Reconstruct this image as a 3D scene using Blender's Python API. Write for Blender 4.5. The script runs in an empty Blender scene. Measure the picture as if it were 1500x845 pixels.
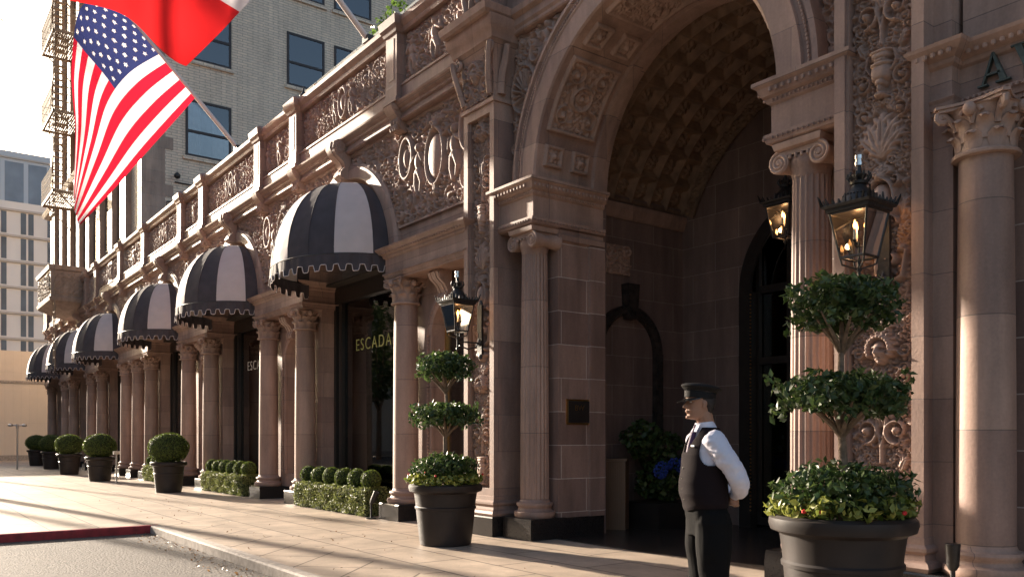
import bpy, math, random
import numpy as np
from mathutils import Vector, Matrix
R_ = math.radians
sc = bpy.context.scene
col = sc.collection

# ---------------------------------------------------------------- camera, sky, sun, exposure
cd = bpy.data.cameras.new('camera'); cam = bpy.data.objects.new('camera', cd); col.objects.link(cam)
cd.lens = 29.57; cd.sensor_width = 36; cd.shift_y = 0.145; cd.clip_end = 2000; cd.clip_start = .1
cam.location = (0, 0, 1.5)
cam.rotation_euler = (R_(90), 0, math.atan2(.8007, .599))
sc.camera = cam
SUN_EL, SUN_AZ = 15.5, 10.0            # elevation; degrees the light travels off +x towards the facade
w = bpy.data.worlds.new('World'); sc.world = w; w.use_nodes = True
nt = w.node_tree; bg = nt.nodes['Background']
sky = nt.nodes.new('ShaderNodeTexSky'); sky.sky_type = 'NISHITA'; sky.sun_disc = False
tx, ty = math.cos(R_(SUN_AZ)), math.sin(R_(SUN_AZ))
sky.sun_elevation = R_(SUN_EL); sky.sun_rotation = math.atan2(-tx, -ty)
sky.dust_density = 4.0; sky.air_density = 1.0; sky.ozone_density = 1.0
nt.links.new(sky.outputs[0], bg.inputs[0]); bg.inputs[1].default_value = 0.085
sd = bpy.data.lights.new('sun', 'SUN'); sd.energy = 5.0; sd.angle = R_(.9); sd.color = (1, .86, .70)
so = bpy.data.objects.new('sun', sd); col.objects.link(so)
dirv = Vector((tx*math.cos(R_(SUN_EL)), ty*math.cos(R_(SUN_EL)), -math.sin(R_(SUN_EL))))
so.rotation_euler = dirv.to_track_quat('-Z', 'Y').to_euler()
sc.view_settings.view_transform = 'Standard'; sc.view_settings.look = 'None'
sc.view_settings.exposure = 1.7; sc.view_settings.gamma = 1
sc.cycles.max_bounces = 7; sc.cycles.diffuse_bounces = 4; sc.cycles.glossy_bounces = 3
sc.cycles.transmission_bounces = 4; sc.cycles.transparent_max_bounces = 8
sc.cycles.use_denoising = True

# ---------------------------------------------------------------- materials
def newmat(name):
    m = bpy.data.materials.new(name); m.use_nodes = True
    return m, m.node_tree, m.node_tree.nodes['Principled BSDF']
def N(t, typ, **kw):
    n = t.nodes.new(typ)
    for k, v in kw.items(): setattr(n, k, v)
    return n
def flat(name, c, rough=.6, metal=0., noise=0., scale=8., bump=0., emis=None, estr=0., spec=.5, coat=0.):
    m, t, b = newmat(name)
    b.inputs['Base Color'].default_value = (*c, 1); b.inputs['Roughness'].default_value = rough
    b.inputs['Metallic'].default_value = metal; b.inputs['Specular IOR Level'].default_value = spec
    b.inputs['Coat Weight'].default_value = coat
    if emis: b.inputs['Emission Color'].default_value = (*emis, 1); b.inputs['Emission Strength'].default_value = estr
    if noise or bump:
        g = N(t, 'ShaderNodeNewGeometry'); nz = N(t, 'ShaderNodeTexNoise'); nz.inputs['Scale'].default_value = scale; nz.inputs['Detail'].default_value = 6
        t.links.new(g.outputs['Position'], nz.inputs['Vector'])
        if noise:
            mr = N(t, 'ShaderNodeMapRange'); mr.inputs[1].default_value = .3; mr.inputs[2].default_value = .7
            mr.inputs[3].default_value = 1-noise; mr.inputs[4].default_value = 1+noise
            t.links.new(nz.outputs[0], mr.inputs[0])
            mx = N(t, 'ShaderNodeVectorMath', operation='SCALE'); mx.inputs[0].default_value = c
            t.links.new(mr.outputs[0], mx.inputs['Scale']); t.links.new(mx.outputs[0], b.inputs['Base Color'])
        if bump:
            bp = N(t, 'ShaderNodeBump'); bp.inputs['Strength'].default_value = bump; bp.inputs['Distance'].default_value = .02
            t.links.new(nz.outputs[0], bp.inputs['Height']); t.links.new(bp.outputs[0], b.inputs['Normal'])
    return m
def masonry(name, c1, c2, mortar, bw, bh, ms, rough=.62, var=.18, bumpn=.25, off=.5, zoff=0., dirt=(.55, .5), rot45=False, plan=False, mbump=.5, streak=.80):
    """blocks laid in (x+y, z) so joints wrap every upright face; plan=True lays them in (x, y)"""
    m, t, b = newmat(name)
    g = N(t, 'ShaderNodeNewGeometry'); sx = N(t, 'ShaderNodeSeparateXYZ'); t.links.new(g.outputs['Position'], sx.inputs[0])
    cb = N(t, 'ShaderNodeCombineXYZ')
    if plan:
        if rot45:
            a = N(t, 'ShaderNodeMath', operation='ADD'); s = N(t, 'ShaderNodeMath', operation='SUBTRACT')
            for q in (a, s): t.links.new(sx.outputs[0], q.inputs[0]); t.links.new(sx.outputs[1], q.inputs[1])
            t.links.new(a.outputs[0], cb.inputs[0]); t.links.new(s.outputs[0], cb.inputs[1])
        else:
            t.links.new(sx.outputs[0], cb.inputs[0]); t.links.new(sx.outputs[1], cb.inputs[1])
    else:
        a = N(t, 'ShaderNodeMath', operation='ADD'); t.links.new(sx.outputs[0], a.inputs[0]); t.links.new(sx.outputs[1], a.inputs[1])
        z = N(t, 'ShaderNodeMath', operation='ADD'); z.inputs[1].default_value = zoff + 20; t.links.new(sx.outputs[2], z.inputs[0])
        t.links.new(a.outputs[0], cb.inputs[0]); t.links.new(z.outputs[0], cb.inputs[1])
    br = N(t, 'ShaderNodeTexBrick'); br.offset = off; br.inputs['Scale'].default_value = 1
    br.inputs['Brick Width'].default_value = bw; br.inputs['Row Height'].default_value = bh
    br.inputs['Mortar Size'].default_value = ms; br.inputs['Mortar Smooth'].default_value = .1
    br.inputs['Color1'].default_value = (*c1, 1); br.inputs['Color2'].default_value = (*c2, 1); br.inputs['Mortar'].default_value = (*mortar, 1)
    t.links.new(cb.outputs[0], br.inputs['Vector'])
    n1 = N(t, 'ShaderNodeTexNoise'); n1.inputs['Scale'].default_value = 2.2; n1.inputs['Detail'].default_value = 8; n1.inputs['Roughness'].default_value = .65
    n2 = N(t, 'ShaderNodeTexNoise'); n2.inputs['Scale'].default_value = 38; n2.inputs['Detail'].default_value = 6
    mp = N(t, 'ShaderNodeVectorMath', operation='MULTIPLY'); mp.inputs[1].default_value = (1, 1, .45)
    t.links.new(g.outputs['Position'], mp.inputs[0]); t.links.new(mp.outputs[0], n1.inputs['Vector']); t.links.new(g.outputs['Position'], n2.inputs['Vector'])
    mr = N(t, 'ShaderNodeMapRange'); mr.inputs[1].default_value = .3; mr.inputs[2].default_value = .7; mr.inputs[3].default_value = 1-var; mr.inputs[4].default_value = 1+var
    t.links.new(n1.outputs[0], mr.inputs[0])
    mr2 = N(t, 'ShaderNodeMapRange'); mr2.inputs[1].default_value = .3; mr2.inputs[2].default_value = .7; mr2.inputs[3].default_value = .93; mr2.inputs[4].default_value = 1.07
    t.links.new(n2.outputs[0], mr2.inputs[0])
    if not plan:
        n7 = N(t, 'ShaderNodeTexNoise'); n7.inputs['Scale'].default_value = 1.; n7.inputs['Detail'].default_value = 7; n7.inputs['Roughness'].default_value = .6
        p7 = N(t, 'ShaderNodeVectorMath', operation='MULTIPLY'); p7.inputs[1].default_value = (5, 5, .55); t.links.new(g.outputs['Position'], p7.inputs[0]); t.links.new(p7.outputs[0], n7.inputs['Vector'])
        m7 = N(t, 'ShaderNodeMapRange'); m7.inputs[1].default_value = .38; m7.inputs[2].default_value = .6; m7.inputs[3].default_value = streak; m7.inputs[4].default_value = 1.04 if streak < 1 else 1; t.links.new(n7.outputs[0], m7.inputs[0])
        m8 = N(t, 'ShaderNodeMath', operation='MULTIPLY'); t.links.new(m7.outputs[0], m8.inputs[0]); t.links.new(mr.outputs[0], m8.inputs[1]); mr = m8
    if plan:
        n3 = N(t, 'ShaderNodeTexNoise'); n3.inputs['Scale'].default_value = .55; n3.inputs['Detail'].default_value = 10; n3.inputs['Roughness'].default_value = .7; t.links.new(g.outputs['Position'], n3.inputs['Vector'])
        m3 = N(t, 'ShaderNodeMapRange'); m3.inputs[1].default_value = .42; m3.inputs[2].default_value = .62; m3.inputs[3].default_value = .84; m3.inputs[4].default_value = 1.06; t.links.new(n3.outputs[0], m3.inputs[0])
        vo = N(t, 'ShaderNodeTexVoronoi'); vo.inputs['Scale'].default_value = 3.2; t.links.new(g.outputs['Position'], vo.inputs['Vector'])
        m4 = N(t, 'ShaderNodeMapRange'); m4.inputs[1].default_value = .03; m4.inputs[2].default_value = .055; m4.inputs[3].default_value = .6; m4.inputs[4].default_value = 1.; t.links.new(vo.outputs['Distance'], m4.inputs[0])
        m5 = N(t, 'ShaderNodeMath', operation='MULTIPLY'); t.links.new(m3.outputs[0], m5.inputs[0]); t.links.new(m4.outputs[0], m5.inputs[1])
        m6 = N(t, 'ShaderNodeMath', operation='MULTIPLY'); t.links.new(m5.outputs[0], m6.inputs[0]); t.links.new(mr.outputs[0], m6.inputs[1]); mr = m6
    mu = N(t, 'ShaderNodeMath', operation='MULTIPLY'); t.links.new(mr.outputs[0], mu.inputs[0]); t.links.new(mr2.outputs[0], mu.inputs[1])
    vs = N(t, 'ShaderNodeVectorMath', operation='SCALE'); t.links.new(br.outputs[0], vs.inputs[0]); t.links.new(mu.outputs[0], vs.inputs['Scale'])
    t.links.new(vs.outputs[0], b.inputs['Base Color']); b.inputs['Roughness'].default_value = rough; b.inputs['Specular IOR Level'].default_value = .5
    inv = N(t, 'ShaderNodeMath', operation='MULTIPLY_ADD'); inv.inputs[1].default_value = -mbump; t.links.new(br.outputs['Fac'], inv.inputs[0]); 
    sc2 = N(t, 'ShaderNodeMath', operation='MULTIPLY'); sc2.inputs[1].default_value = bumpn; t.links.new(n2.outputs[0], sc2.inputs[0]); t.links.new(sc2.outputs[0], inv.inputs[2])
    bp = N(t, 'ShaderNodeBump'); bp.inputs['Strength'].default_value = .6; bp.inputs['Distance'].default_value = .012
    t.links.new(inv.outputs[0], bp.inputs['Height']); t.links.new(bp.outputs[0], b.inputs['Normal'])
    return m
M = {}
M['stone'] = masonry('stone', (.405, .268, .208), (.265, .17, .138), (.19, .13, .11), 1.15, .56, .0045)
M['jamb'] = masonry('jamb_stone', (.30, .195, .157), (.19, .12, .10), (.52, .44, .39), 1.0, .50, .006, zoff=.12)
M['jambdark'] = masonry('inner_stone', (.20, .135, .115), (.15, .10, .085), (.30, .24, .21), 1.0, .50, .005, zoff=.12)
M['drum'] = masonry('drum_stone', (.405, .268, .208), (.235, .15, .122), (.17, .12, .10), 60, .98, .005)
M['carved'] = masonry('carved_stone', (.405, .27, .21), (.35, .232, .182), (.26, .18, .15), 2.4, 1.3, .003, bumpn=.4)
M['ground'] = masonry('sidewalk_slabs', (.50, .40, .31), (.43, .34, .262), (.13, .10, .08), 1.45, .72, .014, plan=True, var=.16, rough=.5)
M['diag'] = masonry('sidewalk_diagonal', (.50, .40, .31), (.43, .34, .262), (.12, .09, .07), 1.1, 1.1, .018, plan=True, rot45=True, off=0., var=.16, rough=.5)
M['brick'] = masonry('cream_brick', (.80, .64, .48), (.72, .58, .45), (.48, .38, .29), .42, .105, .014, var=.1, mbump=.8, streak=.92)
M['quoin'] = masonry('quoin_stone', (.40, .29, .22), (.36, .26, .20), (.3, .22, .18), .9, .45, .006)
M['floor'] = masonry('polished_floor', (.06, .045, .038), (.045, .035, .03), (.03, .025, .02), .9, .9, .006, plan=True, off=0., rough=.25, var=.2)
M['beige'] = masonry('beige_cladding', (.66, .56, .46), (.65, .55, .45), (.56, .475, .39), .45, 3.2, .006, off=0., var=.03, streak=1.)
M['granite'] = flat('black_granite', (.022, .019, .018), .22, noise=.4, scale=60)
M['asphalt'] = flat('asphalt', (.10, .083, .070), .85, noise=.6, scale=35, bump=1.2)
M['kerb'] = flat('kerb_concrete', (.34, .29, .25), .8, noise=.25, scale=12, bump=.3)
M['redkerb'] = flat('red_kerb_paint', (.30, .022, .026), .55, noise=.35, scale=9, bump=.2)
M['awn_dark'] = flat('awning_charcoal', (.064, .054, .060), .85, noise=.15, scale=5, bump=.05)
M['awn_white'] = flat('awning_white', (.60, .52, .50), .8, noise=.05, scale=4, bump=.05)
M['iron'] = flat('black_iron', (.018, .016, .015), .42, noise=.4, scale=30, bump=.2)
M['nickel'] = flat('nickel', (.7, .68, .66), .25, metal=1)
M['pot'] = flat('brown_pot', (.022, .0155, .0135), .5, noise=.3, scale=5, spec=.35)
M['soil'] = flat('soil', (.03, .02, .015), .95, noise=.4, scale=40, bump=1)
M['bark'] = flat('bark', (.20, .135, .09), .85, noise=.35, scale=25, bump=.8)
M['palmbark'] = flat('palm_bark', (.17, .13, .10), .9, noise=.3, scale=9, bump=1)
M['frame'] = flat('dark_bronze_frame', (.022, .018, .016), .35, noise=.2, scale=10)
M['wframe'] = flat('window_frame', (.035, .022, .02), .5)
M['gold'] = flat('gold', (.8, .5, .2), .3, metal=1)
M['lettergold'] = flat('shop_lettering', (.42, .44, .14), .5)
M['letterwhite'] = flat('white_lettering', (.7, .68, .62), .5)
M['verdigris'] = flat('verdigris_letters', (.075, .095, .085), .5, metal=.4, noise=.3, scale=20)
M['wood'] = flat('podium_wood', (.16, .09, .05), .5)
M['blackmarble'] = flat('black_marble', (.030, .024, .021), .15, noise=.6, scale=7)
M['dark'] = flat('dark_interior', (.03, .024, .02), .8)
M['curtain'] = flat('curtain', (.36, .36, .40), .9, noise=.25, scale=3)
M['sail'] = flat('white_sail', (.75, .72, .72), .6)
M['steel'] = flat('brushed_steel', (.5, .48, .46), .35, metal=.9)
M['terracotta'] = flat('terracotta', (.40, .16, .08), .8)
M['hydrangea'] = flat('blue_petals', (.03, .06, .30), .6)
M['redflower'] = flat('red_petals', (.6, .02, .02), .6)
M['candle'] = flat('candle_sleeve', (.8, .75, .65), .5)
M['flame'] = flat('flame_bulb', (1, .6, .25), .4, emis=(1, .42, .12), estr=3.5)
M['skin'] = flat('skin', (.33, .165, .10), .5, noise=.06, scale=20)
M['hair'] = flat('dark_hair', (.018, .012, .010), .6, noise=.3, scale=60)
M['vest'] = flat('vest_cloth', (.014, .009, .010), .9, noise=.15, scale=180, bump=.12, spec=.12)
M['shirt'] = flat('shirt_cloth', (.66, .64, .72), .8, noise=.03, scale=10)
M['trouser'] = flat('trouser_cloth', (.007, .0065, .0065), .9, noise=.15, scale=150, bump=.1, spec=.12)
M['cap'] = flat('cap_cloth', (.008, .007, .007), .7, spec=.25)
M['peak'] = flat('patent_peak', (.012, .011, .011), .15)
M['tie'] = flat('purple_tie', (.065, .022, .075), .6)
M['rust'] = flat('painted_iron', (.34, .25, .17), .7, noise=.2, scale=6)
M['eye'] = flat('eye', (.5, .45, .42), .3)
M['pole'] = flat('white_pole', (.62, .54, .50), .5)

def glass(name, tint=(.02, .02, .018), refl=.75, rough=.02, ior=2.3):
    m, t, b = newmat(name)
    b.inputs['Base Color'].default_value = (*tint, 1); b.inputs['Roughness'].default_value = rough
    b.inputs['Specular IOR Level'].default_value = refl; b.inputs['IOR'].default_value = 1.5
    tr = N(t, 'ShaderNodeBsdfTransparent'); tr.inputs[0].default_value = (.8, .8, .78, 1)
    mx = N(t, 'ShaderNodeMixShader'); out = t.nodes['Material Output']
    lw = N(t, 'ShaderNodeFresnel'); lw.inputs[0].default_value = ior
    gl = N(t, 'ShaderNodeBsdfGlossy'); gl.inputs['Roughness'].default_value = rough
    t.links.new(lw.outputs[0], mx.inputs[0]); t.links.new(tr.outputs[0], mx.inputs[1]); t.links.new(gl.outputs[0], mx.inputs[2])
    t.links.new(mx.outputs[0], out.inputs[0])
    return m
M['glass'] = glass('window_glass')
M['lampglass'] = glass('lamp_glass', rough=.03, ior=1.45)
def railglass():
    m, t, b = newmat('rail_glass')
    b.inputs['Base Color'].default_value = (.5, .55, .52, 1); b.inputs['Roughness'].default_value = .1; b.inputs['Alpha'].default_value = .45
    return m
M['railglass'] = railglass()

def leafmat(name, c1, c2, rough=.4, trans=.35, gamma=1.):
    m, t, b = newmat(name)
    g = N(t, 'ShaderNodeNewGeometry')
    cr = N(t, 'ShaderNodeMix', data_type='RGBA'); cr.inputs[6].default_value = (*c1, 1); cr.inputs[7].default_value = (*c2, 1)
    t.links.new(g.outputs['Random Per Island'], cr.inputs[0])
    t.links.new(cr.outputs[2], b.inputs['Base Color']); b.inputs['Roughness'].default_value = rough
    tl = N(t, 'ShaderNodeBsdfTranslucent'); t.links.new(cr.outputs[2], tl.inputs[0])
    mx = N(t, 'ShaderNodeMixShader'); mx.inputs[0].default_value = trans
    t.links.new(b.outputs[0], mx.inputs[1]); t.links.new(tl.outputs[0], mx.inputs[2]); t.links.new(mx.outputs[0], t.nodes['Material Output'].inputs[0])
    return m
M['leaf'] = leafmat('dark_leaf', (.022, .05, .014), (.085, .125, .035))
M['boxleaf'] = leafmat('boxwood_leaf', (.06, .10, .014), (.15, .19, .03), rough=.5)
M['yleaf'] = leafmat('variegated_leaf', (.10, .15, .02), (.42, .42, .10))
M['palmleaf'] = leafmat('palm_frond', (.05, .075, .02), (.10, .12, .04), rough=.5)
M['treeleaf'] = leafmat('street_tree_leaf', (.03, .055, .015), (.07, .10, .025), rough=.5)

def cloth(name, build):
    m, t, b = newmat(name)
    colr = build(t)
    t.links.new(colr, b.inputs['Base Color']); b.inputs['Roughness'].default_value = .8
    tl = N(t, 'ShaderNodeBsdfTranslucent'); t.links.new(colr, tl.inputs[0])
    mx = N(t, 'ShaderNodeMixShader'); mx.inputs[0].default_value = .55
    t.links.new(b.outputs[0], mx.inputs[1]); t.links.new(tl.outputs[0], mx.inputs[2]); t.links.new(mx.outputs[0], t.nodes['Material Output'].inputs[0])
    return m
def solid(c):
    def f(t):
        r = N(t, 'ShaderNodeRGB'); r.outputs[0].default_value = (*c, 1); return r.outputs[0]
    return f
M['fred'] = cloth('flag_red', solid((.42, .010, .028)))
M['fred2'] = cloth('flag_orange_red', solid((.50, .014, .016)))
M['fwhite'] = cloth('flag_white', solid((.56, .52, .55)))
M['fblue'] = cloth('flag_blue', solid((.022, .028, .10)))

# ---------------------------------------------------------------- mesh helpers
def evaluated_mesh(o):
    """mesh of an object with its modifiers, worked out in a small scene of its own to stay fast"""
    tmp = bpy.data.scenes.new('tmp'); tmp.collection.objects.link(o); vl = tmp.view_layers[0]; vl.update()
    me = bpy.data.meshes.new_from_object(o.evaluated_get(vl.depsgraph)); bpy.data.objects.remove(o); bpy.data.scenes.remove(tmp)
    return me
class MB:
    def __init__(s): s.v = []; s.f = []; s.m = []
    def add(s, vs, fs, m=0):
        o = len(s.v); s.v += [tuple(p) for p in vs]; s.f += [tuple(i+o for i in f) for f in fs]; s.m += [m]*len(fs)
        return s
    def box(s, x0, x1, y0, y1, z0, z1, m=0):
        return s.add([(x0,y0,z0),(x1,y0,z0),(x1,y1,z0),(x0,y1,z0),(x0,y0,z1),(x1,y0,z1),(x1,y1,z1),(x0,y1,z1)],
                     [(0,3,2,1),(4,5,6,7),(0,1,5,4),(1,2,6,5),(2,3,7,6),(3,0,4,7)], m)
    def loft(s, x0, x1, y0, y1, prof, m=0, back=True):
        """stack of rectangles: prof = (z, overhang); the overhang does not act on the back side"""
        vs = []
        for z, o in prof: vs += [(x0-o, y0-o, z), (x1+o, y0-o, z), (x1+o, y1+(0 if back else o), z), (x0-o, y1+(0 if back else o), z)]
        fs = [(3,2,1,0)]
        for i in range(len(prof)-1):
            a = 4*i
            for k in range(4): fs.append((a+k, a+(k+1)%4, a+4+(k+1)%4, a+4+k))
        a = 4*(len(prof)-1); fs.append((a, a+1, a+2, a+3))
        return s.add(vs, fs, m)
    def lathe(s, cx, cy, prof, n=32, m=0, sy=1., cap=True, flute=None):
        vs = []; k = len(prof)
        for r, z in prof:
            for i in range(n):
                a = 2*math.pi*i/n; rr = r*(flute(a) if flute else 1)
                vs.append((cx+rr*math.cos(a), cy+rr*math.sin(a)*sy, z))
        fs = [(j*n+i, j*n+(i+1)%n, (j+1)*n+(i+1)%n, (j+1)*n+i) for j in range(k-1) for i in range(n)]
        if cap: fs += [tuple(range(n-1, -1, -1)), tuple((k-1)*n+i for i in range(n))]
        return s.add(vs, fs, m)
    def tube(s, pts, r, n=8, m=0, closed=False):
        pts = [Vector(p) for p in pts]; k = len(pts); rs = r if isinstance(r, (list, tuple)) else [r]*k
        vs = []; up = None
        for i, p in enumerate(pts):
            if closed: d = pts[(i+1) % k]-pts[i-1]
            else: d = pts[min(i+1, k-1)]-pts[max(i-1, 0)]
            d.normalize()
            if up is None: up = Vector((0, 0, 1)) if abs(d.z) < .9 else Vector((1, 0, 0))
            a = d.cross(up); 
            if a.length < 1e-4: a = d.cross(Vector((0, 1, 0)))
            a.normalize(); b = a.cross(d); up = b.copy()
            for j in range(n):
                t = 2*math.pi*j/n; vs.append(p+(a*math.cos(t)+b*math.sin(t))*rs[i])
        K = k if closed else k-1
        fs = [(i*n+j, i*n+(j+1)%n, ((i+1)%k)*n+(j+1)%n, ((i+1)%k)*n+j) for i in range(K) for j in range(n)]
        if not closed: fs += [tuple(range(n-1, -1, -1)), tuple((k-1)*n+j for j in range(n))]
        return s.add(vs, fs, m)
    def ball(s, c, r, n=12, m=0):
        r = r if isinstance(r, (tuple, list)) else (r, r, r)
        vs = [(c[0], c[1], c[2]-r[2])]; h = n//2
        for j in range(1, h):
            p = math.pi*j/h-math.pi/2
            for i in range(n): a = 2*math.pi*i/n; vs.append((c[0]+r[0]*math.cos(p)*math.cos(a), c[1]+r[1]*math.cos(p)*math.sin(a), c[2]+r[2]*math.sin(p)))
        vs.append((c[0], c[1], c[2]+r[2])); L = len(vs)-1
        fs = [(0, 1+(i+1)%n, 1+i) for i in range(n)]
        fs += [(1+j*n+i, 1+j*n+(i+1)%n, 1+(j+1)*n+(i+1)%n, 1+(j+1)*n+i) for j in range(h-2) for i in range(n)]
        fs += [(1+(h-2)*n+i, 1+(h-2)*n+(i+1)%n, L) for i in range(n)]
        return s.add(vs, fs, m)
    def prism(s, poly, fa, d0, d1, m=0):
        """poly of (a,b); fa(a,b,d) -> point"""
        n = len(poly)
        vs = [fa(a, b, d0) for a, b in poly]+[fa(a, b, d1) for a, b in poly]
        fs = [tuple(range(n)), tuple(range(2*n-1, n-1, -1))]+[(i, (i+1)%n, n+(i+1)%n, n+i) for i in range(n)]
        return s.add(vs, fs, m)
    def archwall(s, x0, x1, z0, z1, cx, zs, R, fa, d0, d1, n=32, m=0, jamb=None):
        """wall slab with a round-headed opening from z0 up; fa(a,z,d) -> point"""
        P = [(cx-R, z0)]+[(cx-R*math.cos(math.pi*i/n), zs+R*math.sin(math.pi*i/n)) for i in range(n+1)]+[(cx+R, z0)]
        for d, fl in ((d0, 0), (d1, 1)):
            vs = []; fs = []
            def q(a, b, c, e):
                o = len(vs); vs.extend([fa(*a, d), fa(*b, d), fa(*c, d), fa(*e, d)]); fs.append((o, o+1, o+2, o+3) if not fl else (o+3, o+2, o+1, o))
            if cx-R > x0: q((x0, z0), (cx-R, z0), (cx-R, z1), (x0, z1))
            if cx+R < x1: q((cx+R, z0), (x1, z0), (x1, z1), (cx+R, z1))
            for i in range(1, n+1):
                a, b = P[i], P[i+1]; q(a, b, (b[0], z1), (a[0], z1))
            s.add(vs, fs, m)
        vs = [fa(a, b, d0) for a, b in P]+[fa(a, b, d1) for a, b in P]; k = len(P)
        s.add(vs, [(i+1, i, k+i, k+i+1) for i in range(k-1)], m if jamb is None else jamb)
        for xx in (x0, x1): s.add([fa(xx, z0, d0), fa(xx, z0, d1), fa(xx, z1, d1), fa(xx, z1, d0)], [(0, 1, 2, 3)], m)
        s.add([fa(x0, z1, d0), fa(x1, z1, d0), fa(x1, z1, d1), fa(x0, z1, d1)], [(0, 1, 2, 3)], m)
        return s
    def archring(s, cx, zs, prof, fa, n=48, a0=0., a1=math.pi, m=0):
        """prof: list of (radius, depth) swept round an arc"""
        k = len(prof); vs = []
        for i in range(n+1):
            t = a0+(a1-a0)*i/n
            for r, d in prof: vs.append(fa(cx-r*math.cos(t), zs+r*math.sin(t), d))
        fs = [(i*k+j, (i+1)*k+j, (i+1)*k+j+1, i*k+j+1) for i in range(n) for j in range(k-1)]
        return s.add(vs, fs, m)
    def build(s, name, mats, parent=None, smooth=True, loc=None, ang=40):
        me = bpy.data.meshes.new(name); me.from_pydata(s.v, [], s.f)
        if not isinstance(mats, (list, tuple)): mats = [mats]
        for m_ in mats: me.materials.append(M[m_] if isinstance(m_, str) else m_)
        if len(mats) > 1: me.polygons.foreach_set('material_index', s.m)
        if smooth:
            me.polygons.foreach_set('use_smooth', [True]*len(me.polygons)); me.set_sharp_from_angle(angle=R_(ang))
        me.update()
        return link(name, me, parent, loc)
def link(name, me, parent=None, loc=None):
    o = bpy.data.objects.new(name, me); col.objects.link(o)
    if parent: o.parent = parent
    if loc: o.location = loc
    return o
def npmesh(name, V, F, mats, parent=None, smooth=True, mi=None, loc=None):
    me = bpy.data.meshes.new(name); F = np.asarray(F, np.int32); k = F.shape[1]
    me.vertices.add(len(V)); me.vertices.foreach_set('co', np.asarray(V, np.float32).ravel())
    me.loops.add(F.size); me.loops.foreach_set('vertex_index', F.ravel())
    me.polygons.add(len(F)); me.polygons.foreach_set('loop_start', np.arange(0, F.size, k, dtype=np.int32)); me.polygons.foreach_set('loop_total', np.full(len(F), k, np.int32))
    if smooth: me.polygons.foreach_set('use_smooth', np.ones(len(F), bool))
    for m_ in (mats if isinstance(mats, (list, tuple)) else [mats]): me.materials.append(M[m_])
    if mi is not None: me.polygons.foreach_set('material_index', np.asarray(mi, np.int32))
    me.update(calc_edges=True); me.validate()
    return link(name, me, parent, loc)
def thing(name, label, cat, loc=(0, 0, 0), rz=0, group=None, kind=None):
    o = bpy.data.objects.new(name, None); col.objects.link(o); o.location = loc; o.rotation_euler = (0, 0, rz)
    o.empty_display_size = .3
    return tag(o, label, cat, group, kind)
def tag(o, label=None, cat=None, group=None, kind=None):
    if label: o['label'] = label
    if cat: o['category'] = cat
    if group: o['group'] = group
    if kind: o['kind'] = kind
    return o
def kids(o): return list(o.children)
def dup(o, loc=None, rz=None, label=None, parent=None):
    c = o.copy(); col.objects.link(c)
    if parent is not None: c.parent = parent
    if loc is not None: c.location = loc
    if rz is not None: c.rotation_euler = (0, 0, rz)
    if label: c['label'] = label
    for k in kids(o): dup(k, parent=c)
    return c
FX = lambda a, b, d: (a, d, b)          # wall in the x-z plane, depth is y
FY = lambda a, b, d: (d, a, b)          # wall in the y-z plane, depth is x
def text(s, size, name, mat, parent, loc, rot, ext=.006, sx=1., space=1.):
    c = bpy.data.curves.new('lettering', 'FONT'); c.body = s; c.size = size; c.extrude = ext; c.offset = -.012*size; c.align_x = 'CENTER'; c.space_character = space
    me = evaluated_mesh(bpy.data.objects.new('lettering', c))
    me.materials.clear(); me.materials.append(M[mat])
    o = link(name, me, parent, loc); o.rotation_euler = rot; o.scale = (sx, 1, 1)
    return o

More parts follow.
